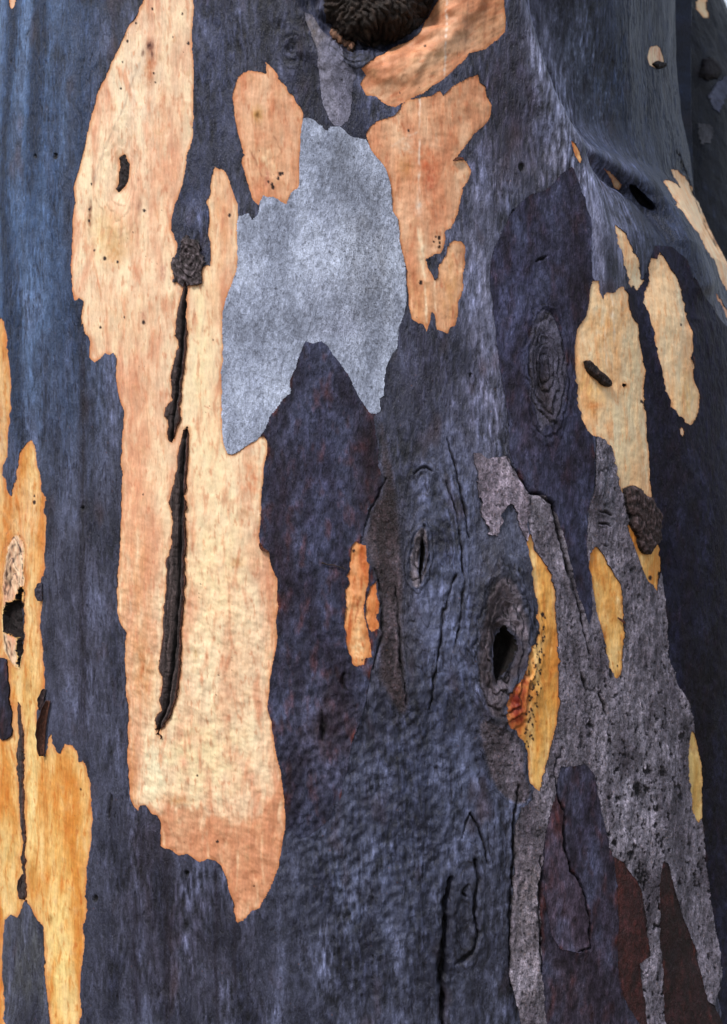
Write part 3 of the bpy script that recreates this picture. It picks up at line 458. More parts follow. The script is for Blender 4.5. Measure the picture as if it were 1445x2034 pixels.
for R_ in REGIONS:
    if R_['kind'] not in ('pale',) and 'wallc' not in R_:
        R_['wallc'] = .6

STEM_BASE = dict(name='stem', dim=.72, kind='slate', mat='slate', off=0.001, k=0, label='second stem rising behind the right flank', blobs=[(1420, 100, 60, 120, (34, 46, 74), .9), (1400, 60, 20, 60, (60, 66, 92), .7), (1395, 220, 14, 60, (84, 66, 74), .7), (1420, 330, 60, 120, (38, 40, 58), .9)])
STEM_REGIONS = [
    dict(name='pale_bark_patch', poly=O_S1, kind='pale', mat='pale', k=41, pal='light', rough=.06, edge=3, label='small cream chip on the stem behind'),
    dict(name='grey_bark_patch', poly=O_S3, kind='grey', mat='grey', off=.002, k=42, base=(88, 94, 122), hi=(110, 116, 142), lo=(66, 70, 94), label='grey tongue on the stem behind'),
    dict(name='grey_bark_patch', poly=O_S4, kind='grey', mat='grey', off=.002, k=43, base=(96, 98, 110), hi=(120, 122, 132), lo=(70, 72, 84), label='square grey patch on the stem behind'),
    dict(name='knot', poly=O_S2, kind='flake', mat='wood', off=.003, k=44, base=(34, 30, 42), hi=(64, 60, 74), dome=.006, edge=5, rough=.06, label='lumpy dark knot on the stem behind'),
]

CURLS = [
    dict(line=[(104, 1392), (100, 1420), (96, 1450), (93, 1475), (92, 1502)], width=26, lift=.003, curlup=2.1, base=(62, 58, 74), inner=(84, 52, 42), label='long curled peeling'),
    dict(line=[(88, 1158), (88, 1175), (87, 1194)], width=20, lift=.002, curlup=1.2, base=(64, 62, 78), inner=(62, 58, 72)),
    dict(line=[(94, 1370), (91, 1392), (88, 1412)], width=16, lift=.002, curlup=1.4, base=(60, 54, 66), inner=(66, 52, 54)),
    dict(line=[(50, 1738), (44, 1760), (46, 1785)], width=10, lift=.002, curlup=1.6, base=(60, 50, 58), inner=(64, 48, 48)),
    dict(line=[(517, 1078), (524, 1088), (534, 1094)], width=9, lift=.002, curlup=1.5, base=(66, 44, 48)),
    dict(line=[(1376, 706), (1377, 716), (1378, 728)], width=8, lift=.002, curlup=1.3, base=(44, 38, 52)),
    dict(line=[(1226, 1226), (1234, 1231), (1240, 1236)], width=8, lift=.002, curlup=1.3, base=(34, 32, 44)),
    dict(line=[(900, 318), (908, 312), (920, 314)], width=9, lift=.002, curlup=1.4, base=(44, 40, 56)),
]

# ------------------------------------------------------------------ trunk body: large form
CX, R0 = -0.03, 0.63
GROUND_Z = -1.55


def interp(x, tab):
    t = np.asarray(tab, float)
    return np.interp(x, t[:, 0], t[:, 1])


def trunk_form(th, z):
    """radius of the trunk at angle th (0 = towards the camera, positive = right) and height z"""
    pyb = 1017 - z * D / (D + 0.05) / SX
    # right flank slims towards the top where the limb leaves
    right = interp(pyb, [(-400, -0.072), (240, -0.066), (330, -0.045), (430, -0.014), (600, 0.008), (1000, 0.02), (2034, 0.03), (3400, 0.12)])
    left = interp(pyb, [(-400, -0.01), (1000, 0.0), (2034, 0.012), (3400, 0.12)])
    w = ss(math.radians(8), math.radians(62), th)
    wl = ss(math.radians(-8), math.radians(-62), th)
    R = R0 + right * w + left * wl + interp(pyb, [(2034, 0), (2700, 0.03), (3500, 0.11)]) * (1 - w) * (1 - wl)
    far = ss(1.7, 2.4, np.abs(th))
    # slow swellings round the stem
    R = R + 0.008 * gn(th * 2.2 + 3, z * 1.6, 4) * (1 - far) + 0.004 * gn(th * 6, z * 3.1, 7) * (1 - far)
    # first guess of the picture position for features placed by eye
    X = CX + R * np.sin(th)
    Y = R0 - R * np.cos(th)
    px, py = to_px(np.stack([X, Y, z], -1))
    front = (np.abs(th) < 1.45)
    # ridge at the upper right, the surface falls away behind it into the limb
    ridge = np.array([(1025, -170), (1032, -40), (1045, 20), (1072, 120), (1105, 205), (1150, 290), (1185, 380), (1212, 470), (1232, 560)])
    xr = np.interp(py, ridge[:, 1], ridge[:, 0])
    amp = interp(py, [(-300, 0.085), (120, 0.075), (230, 0.055), (300, 0.026), (400, 0.005), (460, 0)])
    dx = px - xr
    R = R - front * amp * ss(-4, 46, dx) * (1 - 0.62 * ss(60, 230, dx))
    crest = interp(py, [(-300, 0.016), (250, 0.018), (400, 0.012), (580, 0)])
    R = R + front * crest * np.exp(-((dx + 14) / np.where(dx > -14, 16, 55)) ** 2)
    # crease below the limb and its dark pocket
    d, t = seg_dist(px, py, [(1152, 288), (1200, 322), (1245, 362), (1285, 396), (1312, 432), (1350, 520), (1372, 640)])
    R = R - front * 0.024 * np.exp(-(d / 13) ** 2) * ss(0, 0.12, t) * (1 - 0.85 * ss(0.6, 0.85, t))
    d, t = seg_dist(px, py, [(1170, 270), (1230, 320), (1290, 360), (1345, 440), (1390, 560)])
    R = R + front * 0.014 * np.exp(-(d / 26) ** 2)
    # long shallow flute under the limb and a swelling left of the ridge
    d, t = seg_dist(px, py, [(1190, 480), (1160, 700), (1170, 900)])
    R = R + front * 0.005 * np.exp(-(d / 60) ** 2)
    d, t = seg_dist(px, py, [(1290, 560), (1310, 900), (1350, 1400), (1400, 1900)])
    R = R - front * 0.007 * np.exp(-(d / 38) ** 2)
    # bulge round the old wound in the lower middle
    R = R + front * 0.010 * np.exp(-(((px - 1000) / 130) ** 2 + ((py - 1260) / 260) ** 2))
    R = R + front * 0.007 * np.exp(-(((px - 860) / 110) ** 2 + ((py - 1150) / 280) ** 2))
    # branch stub pushing out at the top
    q = ((px - 748) / 128) ** 2 + ((py + 38) / 122) ** 2
    q = q * (1 + 0.22 * gn(px / 60, py / 60, 9) + 0.10 * gn(px / 22, py / 22, 10))
    R = R + front * 0.010 * np.clip(1 - q, 0, 1) ** 0.8 - front * 0.036 * np.exp(-((np.sqrt(q) - 0.95) / 0.2) ** 2) * np.clip(0.7 + 0.8 * gn(px / 70, py / 50, 12), 0.2, 1.2)
    R = R + front * 0.006 * np.exp(-((np.sqrt(q) - 1.42) / 0.22) ** 2) * (q > 0.2)
    return R


def detail(px, py, u, v):
    """relief shared by all pieces of the trunk face, metres"""
    h = 0.0018 * fbm(u / 150, v / 260, 3, 21) + 0.0009 * fbm(u / 36, v / 60, 3, 22)
    dirt = np.zeros(px.shape)  # groove darkness: occlusion shade put into the colour, together with crack dirt
    for line, w, dep in GROOVES:
        L = np.asarray(line, float)
        m = (px > L[:, 0].min() - 30) & (px < L[:, 0].max() + 30) & (py > L[:, 1].min() - 30) & (py < L[:, 1].max() + 30)
        if not m.any():
            continue
        wob = 2.4 * gn(u[m] / 9, v[m] / 14, 31) + 4.0 * gn(u[m] / 28, v[m] / 40, 34)
        d, t = seg_dist(px[m] + wob, py[m] + wob * 0.4, line)
        br = 0.75 + 0.6 * gn(u[m] / 16, v[m] / 34, 32)
        ww = w * (0.45 + 0.7 * np.sin(np.pi * np.clip(t, 0.04, 0.96))) * (1 + 0.5 * gn(u[m] / 20, v[m] / 28, 33))
        g = np.zeros(px.shape)
        g[m] = -1.7 * dep * np.exp(-(d / ww) ** 2) * np.clip(br, 0.15, 1.1) + 0.22 * dep * np.exp(-((d - 2.6 * w) / (1.6 * w)) ** 2)
        h = h + g
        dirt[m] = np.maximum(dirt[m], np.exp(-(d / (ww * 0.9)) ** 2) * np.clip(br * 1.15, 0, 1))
    for cx, cy, rx, ry, step, amp, dep, skew in RINGS:
        m = (np.abs(px - cx) < rx * 1.9) & (np.abs(py - cy) < ry * 1.9)
        if not m.any():
            continue
        x, y = px[m] - cx, py[m] - cy
        x = x - skew * y + 5 * gn(u[m] / 30, v[m] / 40, 35)
        r = np.sqrt((x / rx) ** 2 + (y / ry) ** 2 + 1e-6) + 0.12 * gn(u[m] / 26, v[m] / 40, 36) + 0.05 * gn(u[m] / 9, v[m] / 14, 39)
        f = 1 - ss(0.75, 1.35, r)
        ph = r * rx / step
        saw = (ph - np.floor(ph))
        g = np.zeros(px.shape)
        g[m] = f * amp * (np.where(saw < 0.75, saw / 0.75, (1 - saw) / 0.25) - 0.5) * (0.7 + 0.5 * gn(u[m] / 14, v[m] / 22, 37)) - dep * np.exp(-(r / 0.32) ** 2) + 0.4 * dep * np.exp(-((r - 0.9) / 0.35) ** 2)
        h = h + g
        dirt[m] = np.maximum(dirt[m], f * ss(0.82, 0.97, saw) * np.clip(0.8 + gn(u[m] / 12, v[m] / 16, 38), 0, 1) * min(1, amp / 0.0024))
    return h, dirt


def hammered(px, py, u, v):
    """beaten texture of the lower middle bark"""
    w = np.exp(-(((px - 800) / 210) ** 2 + ((py - 1640) / 420) ** 2)) + 0.7 * np.exp(-(((px - 640) / 120) ** 2 + ((py - 1560) / 220) ** 2)) + 0.35 * np.exp(-(((px - 900) / 120) ** 2 + ((py - 1100) / 300) ** 2))
    n = gn((u + 0.3 * v) / 17, v / 20, 41) * 0.75 + gn(u / 8, v / 11, 42) * 0.4 * ss(-0.5, 0.5, gn(u / 70, v / 90, 43))
    return 0.0030 * np.clip(w + 0.08, 0, 1.1) * n


# ------------------------------------------------------------------ pigment and fine relief for each kind of bark
def blobs(c, px, py, u, v, lst, seed=50):
    for k, (cx, cy, rx, ry, col, w) in enumerate(lst):
        m = (np.abs(px - cx) < rx * 2.4) & (np.abs(py - cy) < ry * 2.4)
        if not m.any():
            continue
        q = ((px[m] - cx) / rx) ** 2 + ((py[m] - cy) / ry) ** 2
        br = 0.75 + 0.75 * fbm(u[m] / max(6, min(rx, 60) * 0.5), v[m] / max(10, min(ry, 140) * 0.4), 3, seed + k)
        c[m] = mix(c[m], col, w * np.exp(-q) * np.clip(br, 0, 1.5))
    return c


def flow(px, py, u):
    """grain that parts and closes round the knots"""
    for cx, cy, a, st in ((850, 1150, 52, 0.33), (1000, 1285, 66, 0.42), (930, 1800, 34, 0.3), (580, 96, 26, 0.5), (1086, 735, 44, 0.4)):
        dx, dy = px - cx, (py - cy) * st
        u = u - dx * a * a / (dx * dx + dy * dy + 0.35 * a * a)
    return u


def col_slate(px, py, u, v, e, R):
    uf = flow(px, py, u)
    n = fbm(u / 60, v / 170, 4, 60)
    f = fbm(uf / 8, v / 34, 4, 61)
    st = fbm(uf / 22, v / 420, 4, 62)
    c = np.tile(np.array([62.0, 65, 84]), (len(px), 1))
    c = blobs(c, px, py, u, v, R.get('blobs', []))
    lf = ss(300, 40, px) * ss(1100, 500, py)
    sb = 1.2 * gn(u / 62 + 0.3 * gn(u / 90, v / 300, 48), v / 700, 57) + 0.3 * fbm(u / 14, v / 26, 4, 58)
    c = mix(c, (54, 76, 112), lf)
    c = mix(c, (84, 104, 138), lf * np.clip(0.05 + 1.5 * sb, 0, 0.8))
    c = mix(c, (28, 46, 78), lf * np.clip(-0.05 - 1.9 * sb, 0, 0.95))
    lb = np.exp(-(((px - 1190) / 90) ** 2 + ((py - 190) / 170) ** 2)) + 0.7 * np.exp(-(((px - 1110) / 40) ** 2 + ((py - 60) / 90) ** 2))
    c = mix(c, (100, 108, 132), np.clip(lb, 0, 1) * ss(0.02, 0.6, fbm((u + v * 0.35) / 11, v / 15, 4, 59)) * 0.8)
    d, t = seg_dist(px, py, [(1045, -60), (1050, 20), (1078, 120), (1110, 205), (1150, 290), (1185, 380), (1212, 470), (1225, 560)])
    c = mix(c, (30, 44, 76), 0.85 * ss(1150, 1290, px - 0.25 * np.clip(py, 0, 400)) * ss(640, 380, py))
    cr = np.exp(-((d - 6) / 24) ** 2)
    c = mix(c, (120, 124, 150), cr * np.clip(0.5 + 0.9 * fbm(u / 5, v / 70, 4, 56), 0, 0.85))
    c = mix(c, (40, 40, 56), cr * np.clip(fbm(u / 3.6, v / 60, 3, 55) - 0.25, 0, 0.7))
    n2 = fbm(u / 20, v / 46, 4, 54)
    c = mix(c, (38, 40, 58), np.clip(-1.3 * n - 0.02, 0, 0.75) * (1 - 0.6 * lf))
    c = mix(c, (99, 105, 135), np.clip(1.0 * n - 0.10, 0, 0.5) * (1 - 0.6 * lf))
    zone = 0.45 + 1.1 * ss(-0.45, 0.5, fbm(u / 110, v / 160, 3, 53))
    zone = zone * (1 - 0.45 * ss(290, 170, px))
    c = c * (1 + (0.38 * f + 0.16 * n2) * zone + 0.10 * st * (1 - 0.6 * ss(290, 170, px)))[:, None]
    c = mix(c, (124, 70, 50), ss(0.70, 0.86, gn(u / 3.9, v / 5.0, 52)) * 0.6 * ss(-0.1, 0.5, fbm(u / 90, v / 90, 2, 51)))
    fib = ss(0.10, 0.0, np.abs(fbm(uf / 13, v / 150, 4, 50))) * ss(-0.35, 0.35, fbm(u / 80, v / 140, 3, 49))
    c = mix(c, (34, 32, 46), fib * 0.45)
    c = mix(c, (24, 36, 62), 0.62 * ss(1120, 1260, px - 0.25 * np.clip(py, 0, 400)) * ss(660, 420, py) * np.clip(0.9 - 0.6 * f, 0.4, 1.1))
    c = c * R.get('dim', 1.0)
    red = np.clip(fbm(u / 70, v / 150, 3, 63) - 0.35, 0, 1)
    c = mix(c, (74, 48, 50), red * 0.9)
    sp = gn(u / 3.4, v / 5.5, 64)
    c = mix(c, (30, 30, 42), ss(0.62, 0.85, sp) * 0.55)
    c = mix(c, (140, 145, 165), ss(0.66, 0.9, gn(u / 3.1, v / 4.2, 65)) * 0.30)
    # drip stains running down from the torn edge of the big patch
    for xs, y0, y1, w in ((331, 1700, 2120, 6), (430, 1720, 2120, 4), (468, 1834, 2034, 4), (282, 1640, 1800, 7), (376, 1740, 1790, 3), (165, 660, 1500, 8), (222, 1590, 1680, 4), (205, 150, 420, 7), (270, 1800, 2100, 9)):
        g = np.exp(-((px - xs - 3 * gn(v / 60, v * 0, 66)) / w) ** 2) * ss(y0 - 30, y0 + 20, py) * (1 - ss(y1 - 120, y1, py))
        c = mix(c, (36, 32, 46), g * (0.55 + 0.5 * gn(u / 5, v / 40, 67)))
    h = (0.0005 * f + 0.0006 * n2) * zone + 0.0003 * st - 0.0009 * fib + 0.0022 * gn(uf / 30, v / 330, 46) * ss(560, 760, px) * ss(760, 1000, py) + hammered(px, py, u, v)
    for cx, cy, r in R.get('dots', []):
        m_ = (np.abs(px - cx) < 4 * r) & (np.abs(py - cy) < 4 * r)
        if m_.any():
            d = np.hypot(px[m_] - cx + 2 * gn(u[m_] / 5, v[m_] / 5, 5), (py[m_] - cy) * 0.7)
            q = ss(r * 1.3, r * 0.6, d)
            c[m_] = mix(c[m_], (20, 18, 24), q * 0.9)
            h[m_] -= 0.003 * q
    # rows of little pores low in the middle
    w = np.exp(-(((px - 690) / 110) ** 2 + ((py - 1920) / 150) ** 2))
    col = gn(u / 11 + 0.25 * gn(v / 90, u / 60, 68), v / 900, 69)
    pit = ss(0.25, 0.6, col) * ss(0.30, 0.62, gn(u / 4.5, v / 10, 70)) * w
    h = h - 0.0022 * pit
    c = mix(c, (22, 20, 28), pit * 0.8)
    return c, h


def col_dark(px, py, u, v, e, R):
    n = fbm(u / 55, v / 120, 4, 80 + R['k'])
    f = fbm(u / 10, v / 20, 4, 81)
    c = np.tile(np.array(R.get('base', (52, 50, 70)), float), (len(px), 1))
    c = blobs(c, px, py, u, v, R.get('blobs', []))
    c = mix(c, (80, 86, 114), np.clip(n * 1.0, 0, 0.6) * R.get('blue', 1))
    c = mix(c, (38, 30, 42), np.clip(-n * 1.0, 0, 0.7))
    red = np.clip(fbm(u / 26, v / 60, 4, 83 + R['k']) - 0.12, 0, 1)
    edge = ss(0.98, 0.55, e)
    c = mix(c, (96, 44, 38), np.clip(red * (0.5 + 0.9 * edge) * R.get('red', 1), 0, 0.8))
    c = c * (1 + 0.26 * f + 0.18 * fbm(u / 18, v / 34, 3, 87))[:, None]
    c = mix(c, (150, 128, 130), ss(0.62, 0.9, gn(u / 3.3, v / 4.0, 84)) * 0.30)
    c = mix(c, (22, 20, 28), ss(0.55, 0.85, gn(u / 4.0, v / 6.0, 85)) * 0.5)
    h = 0.0005 * f + 0.0007 * fbm(u / 22, v / 30, 3, 86) + hammered(px, py, u, v) * R.get('ham', 1)
    return c, h


def col_grey(px, py, u, v, e, R):
    n = fbm(u / 60, v / 140, 4, 100 + R['k'])
    f = fbm(u / 7, v / 13, 4, 101)
    g = fbm(u / 16, v / 26, 3, 102)
    c = np.tile(np.array(R.get('base', (147, 155, 178)), float), (len(px), 1))
    c = blobs(c, px, py, u, v, R.get('blobs', []))
    c = mix(c, R.get('hi', (176, 184, 206)), np.clip(n, 0, 0.7))
    c = mix(c, R.get('lo', (110, 116, 136)), np.clip(-n * 1.2, 0, 0.8))
    c = c * (1 + R.get('mott', 0.13) * f + 0.08 * g)[:, None]
    # pebbly, dark between the grains
    peb = R.get('peb', 0.5)
    if peb:
        w = np.exp(-(((px - 735) / 75) ** 2 + ((py - 560) / 220) ** 2)) if R.get('pebx') else np.ones(len(px))
        cell = np.abs(gn(u / 6.5, v / 7.5, 103)) + 0.5 * np.abs(gn(u / 3.6, v / 4.0, 104))
        c = mix(c, (84, 86, 100), ss(0.20, 0.0, cell) * peb * w)
        hh = 0.0009 * np.clip(cell, 0, 0.8) * w * peb
    else:
        hh = 0
    sp = ss(R.get('spt', 0.66), R.get('spt', 0.66) + 0.2, gn(u / 6.0, v / 9.0, 105))
    c = mix(c, (52, 50, 58), sp * R.get('spa', 0.5))
    vein = ss(0.05, 0.0, np.abs(fbm(u / 24, v / 60, 4, 106))) * R.get('vein', 0.35)
    c = mix(c, (74, 78, 94), vein)
    if R.get('pits'):
        w2 = ss(1150, 1500, py) * ss(1130, 1230, px) * 0.6 + 0.4
        pt = ss(0.48, 0.70, gn(u / 13, v / 19, 108) + 0.35 * gn(u / 5, v / 6, 109) + 0.45 * fbm(u / 60, v / 110, 3, 112)) * w2 * R['pits']
        for bx, by, br_ in R.get('bigpits', []):
            qq = np.hypot(px - bx + 0.8 * br_ * gn(u / 7, v / 9, 113), (py - by) * 0.7 + 0.8 * br_ * gn(u / 7, v / 9, 114))
            pt = np.maximum(pt, ss(br_ * 1.0, br_ * 0.35, qq))
        c = mix(c, (38, 35, 42), pt * 0.85)
        c = mix(c, (150, 106, 84), ss(0.55, 0.8, gn(u / 4, v / 5, 110)) * 0.35)
        st = fbm(u / 16, v / 120, 4, 111)
        c = c * (1 + 0.20 * st)[:, None]
        fl = fbm(u / 26, v / 44, 4, 115)
        lay = np.floor(fl * 5) / 5
        c = c * (1 + 0.15 * lay)[:, None]
        hh = hh - 0.0026 * pt + 0.0016 * lay
    h = 0.00045 * f + 0.0005 * g + hh - 0.0010 * sp - 0.0004 * vein + R.get('lump', 0) * fbm(u / 13, v / 17, 3, 107)
    return c, h


def col_pale(px, py, u, v, e, R):
    k = R['k']
    if R.get('rot'):
        a = math.radians(R['rot'])
        u, v = u * math.cos(a) + v * math.sin(a), -u * math.sin(a) + v * math.cos(a)
    pal = R.get('pal', 'cream')
    A, B, C = {
        'cream': ((226, 194, 162), (212, 150, 118), (238, 218, 182)),
        'orange': ((218, 162, 124), (206, 134, 96), (230, 186, 150)),
        'light': ((252, 216, 172), (238, 180, 126), (255, 236, 200)),
        'gold': ((228, 174, 96), (212, 128, 44), (242, 206, 146)),
        'amber': ((218, 168, 100), (202, 116, 34), (230, 198, 140)),
        'rust': ((216, 140, 80), (192, 92, 36), (232, 188, 136)),
        'lemon': ((226, 192, 122), (206, 158, 82), (236, 210, 150)),
    }[pal]
    w1 = gn(u / 70, v / 130, 120 + k)
    n = fbm(u / 42 + 0.5 * w1, v / 190, 4, 121 + k)
    m = fbm(u / 17 + 0.8 * gn(u / 60, v / 90, 119), v / 80, 4, 122 + k)
    f = fbm(u / 4.5, v / 42, 4, 123)
    g = fbm(u / 30, v / 34, 4, 124 + k)
    c = np.tile(np.array(A, float), (len(px), 1))
    c = mix(c, B, 0.85 * ss(-0.08, 0.55, n))
    c = mix(c, C, 0.9 * ss(0.02, -0.5, n))
    c = blobs(c, px, py, u, v, R.get('blobs', []))
    if R.get('band'):
        t_ = np.asarray(R['band'], float)
        yb = np.interp(px, t_[:, 0], t_[:, 1]) + 26 * fbm(u / 17, v / 60, 4, 133)
        c = mix(c, (204, 138, 100), ss(-7, 9, py - yb) * np.clip(0.8 + 0.5 * n, 0.3, 0.95))
    c = mix(c, np.array(B) * np.array([0.97, 0.90, 0.84]), np.clip(m * 1.3 - 0.22, 0, 0.6))
    c = mix(c, np.array(C) * 1.02, np.clip(-m * 1.1 - 0.22, 0, 0.55))
    c = mix(c, (190, 150, 110), np.clip(g * 0.9 - 0.22, 0, 0.4))
    fz = fbm(u / 8, v / 26, 4, 118 + k)
    c = mix(c, np.array(B) * np.array([0.93, 0.82, 0.74]), ss(0.22, 0.62, fz) * 0.5)
    c = c * (1 + 0.07 * f + 0.05 * g)[:, None]
    rim = ss(0.96, 0.52, e + 0.16 * fbm(u / 18, v / 26, 3, 126 + k))
    c = mix(c, R.get('rim', (198, 122, 74)), rim * R.get('rimw', 0.6))
    sp = ss(0.70, 0.84, gn(u / 2.9, v / 4.0, 128)) * ss(0.05, 0.5, gn(u / 60, v / 80, 129))
    c = mix(c, (96, 62, 44), sp * 0.65)
    c = blobs(c, px, py, u, v, R.get('stains', []), 140)
    for ln, wd, cl, st in R.get('lines', []):
        d, t = seg_dist(px + 2.0 * gn(u / 8, v / 16, 130), py, ln)
        c = mix(c, cl, st * np.exp(-(d / wd) ** 2) * np.clip(0.55 + gn(u / 7, v / 18, 131), 0, 1))
    for cx, cy, r in R.get('dots', []):
        m_ = (np.abs(px - cx) < 12) & (np.abs(py - cy) < 14)
        if m_.any():
            d = np.hypot(px[m_] - cx + 0.8 * gn(u[m_] / 2, v[m_] / 2, 5), (py[m_] - cy) * 0.75)
            c[m_] = mix(c[m_], (48, 26, 20), ss(r * 1.35, r * 0.7, d))
    dm = R.get('dimple', 1) * (0.25 + 0.75 * ss(850, 1300, py) if k == 1 else 0.45)
    h = 0.00025 * f + 0.0011 * g * dm + 0.00035 * m - 0.0004 * sp
    h = h + 0.0013 * dm * fbm(u / 30 + v / 70, v / 22 - u / 50, 4, 132)
    return c, h


def col_strip(px, py, u, v, e, R):
    cl = R.get('cleft')
    d = np.full(px.shape, 99.0)
    if cl:
        L = np.asarray(cl, float)
        d = px - np.interp(py, L[:, 1], L[:, 0]) + 2.0 * gn(u / 9, v / 22, 151)
    uu = d if cl else u
    f = fbm(uu / 3.6, v / 130, 3, 150)
    g = fbm(u / 7, v / 10, 4, 153)
    c = np.tile(np.array(R.get('base', (70, 58, 58)), float), (len(px), 1))
    c = mix(c, (112, 98, 98), np.clip(f * 0.9 + 0.3 * g, 0, 0.7))
    c = mix(c, (34, 26, 28), np.clip(-f * 1.1 - 0.2 * g, 0, 0.8))
    c = mix(c, (118, 52, 28), ss(0.80, 0.5, e) * 0.6)
    h = 0.0016 * f + 0.0008 * g + 0.0020 * ss(0.5, 0.95, e)
    if cl:
        h = h - 0.0075 * np.exp(-(d / 2.8) ** 2)
        c = mix(c, (18, 14, 16), np.exp(-(d / 2.6) ** 2) * 0.9)
    ck = ss(0.42, 0.62, gn(u / 20, v / 4.6, 152)) * ss(0, 3, -d)
    h = h - 0.0008 * ck
    c = mix(c, (26, 20, 22), ck * 0.4)
    return c, h


def col_hole(px, py, u, v, e, R):
    f = fbm(u / 6, v / 14, 4, 160)
    c = np.tile(np.array(R.get('base', (34, 24, 24)), float), (len(px), 1)) * (1 + 0.5 * f)[:, None]
    h = -R.get('deep', 0.010) * ss(0.42, 0.95, e) + 0.0015 * f
    return c, h


def col_flake(px, py, u, v, e, R):
    f = fbm(u / 7, v / 12, 4, 170 + R['k'])
    c = np.tile(np.array(R.get('base', (58, 44, 46)), float), (len(px), 1))
    c = mix(c, R.get('hi', (122, 108, 112)), np.clip(f * 1.1, 0, 0.7))
    c = mix(c, (28, 20, 22), np.clip(-f * 1.3, 0, 0.8))
    h = R.get('dome', 0.006) * ss(0.45, 1.0, e) + 0.0022 * f
    return c, h


def col_stub(px, py, u, v, e, R):
    f = fbm(u / 12, v / 12, 4, 180)
    cell = np.abs(gn(u / 15, v / 12, 181)) + 0.35 * np.abs(gn(u / 7, v / 7, 182))
    c = np.tile(np.array([54.0, 42, 38]), (len(px), 1)) * (1 + 0.3 * f)[:, None]
    c = mix(c, (22, 17, 18), ss(0.16, 0.0, cell) * 0.9)
    c = mix(c, (96, 78, 62), np.clip(f - 0.25, 0, 0.6))
    return c, 0.009 * np.clip(cell, 0, 0.6) + 0.004 * fbm(u / 40, v / 30, 2, 183) + 0.001 * f


COL = dict(slate=col_slate, dark=col_dark, grey=col_grey, pale=col_pale, strip=col_strip, hole=col_hole, flake=col_flake, stub=col_stub)


# ------------------------------------------------------------------ lattice -> pieces
def pigment(C, fresh):
    """display colour to base colour; old bark is deeper and more saturated than it looks under its sheen"""
    x = lin(np.clip(C, 2, 255)) * ALB
    pv, con, sat = {'fresh': (0.42, 1.16, 0.98), 'grey': (0.3, 1.3, 0.92)}.get(fresh, (0.075, 1.42, 1.02))
    l = x.mean(1, keepdims=True)
    x = (l + (x - l) * sat) * (l / pv) ** (con - 1)
    x = np.maximum(x, 0.002)
    return x * np.minimum(1, 0.8 / x.max(1, keepdims=True))


def make_mesh(name, V, T, C, mat, parent, org):
    me = bpy.data.meshes.new(name)
    me.vertices.add(len(V))
    me.vertices.foreach_set('co', np.ascontiguousarray((V - org).astype(np.float32)).ravel())
    me.loops.add(len(T) * 3)
    me.loops.foreach_set('vertex_index', np.ascontiguousarray(T.astype(np.int32)).ravel())
    me.polygons.add(len(T))
    me.polygons.foreach_set('loop_start', np.arange(0, len(T) * 3, 3, dtype=np.int32))
    me.polygons.foreach_set('use_smooth', np.ones(len(T), dtype=bool))
    at = me.attributes.new('pigment', 'FLOAT_COLOR', 'POINT')
    rgba = np.ones((len(V), 4), np.float32)
    rgba[:, :3] = pigment(C, mat.name.split('_')[0])
    at.data.foreach_set('color', rgba.ravel())
    me.update()
    me.validate()
    me.materials.append(mat)
    ob = bpy.data.objects.new(name, me)
    scene.collection.objects.link(ob)
    ob.parent = parent
    return ob


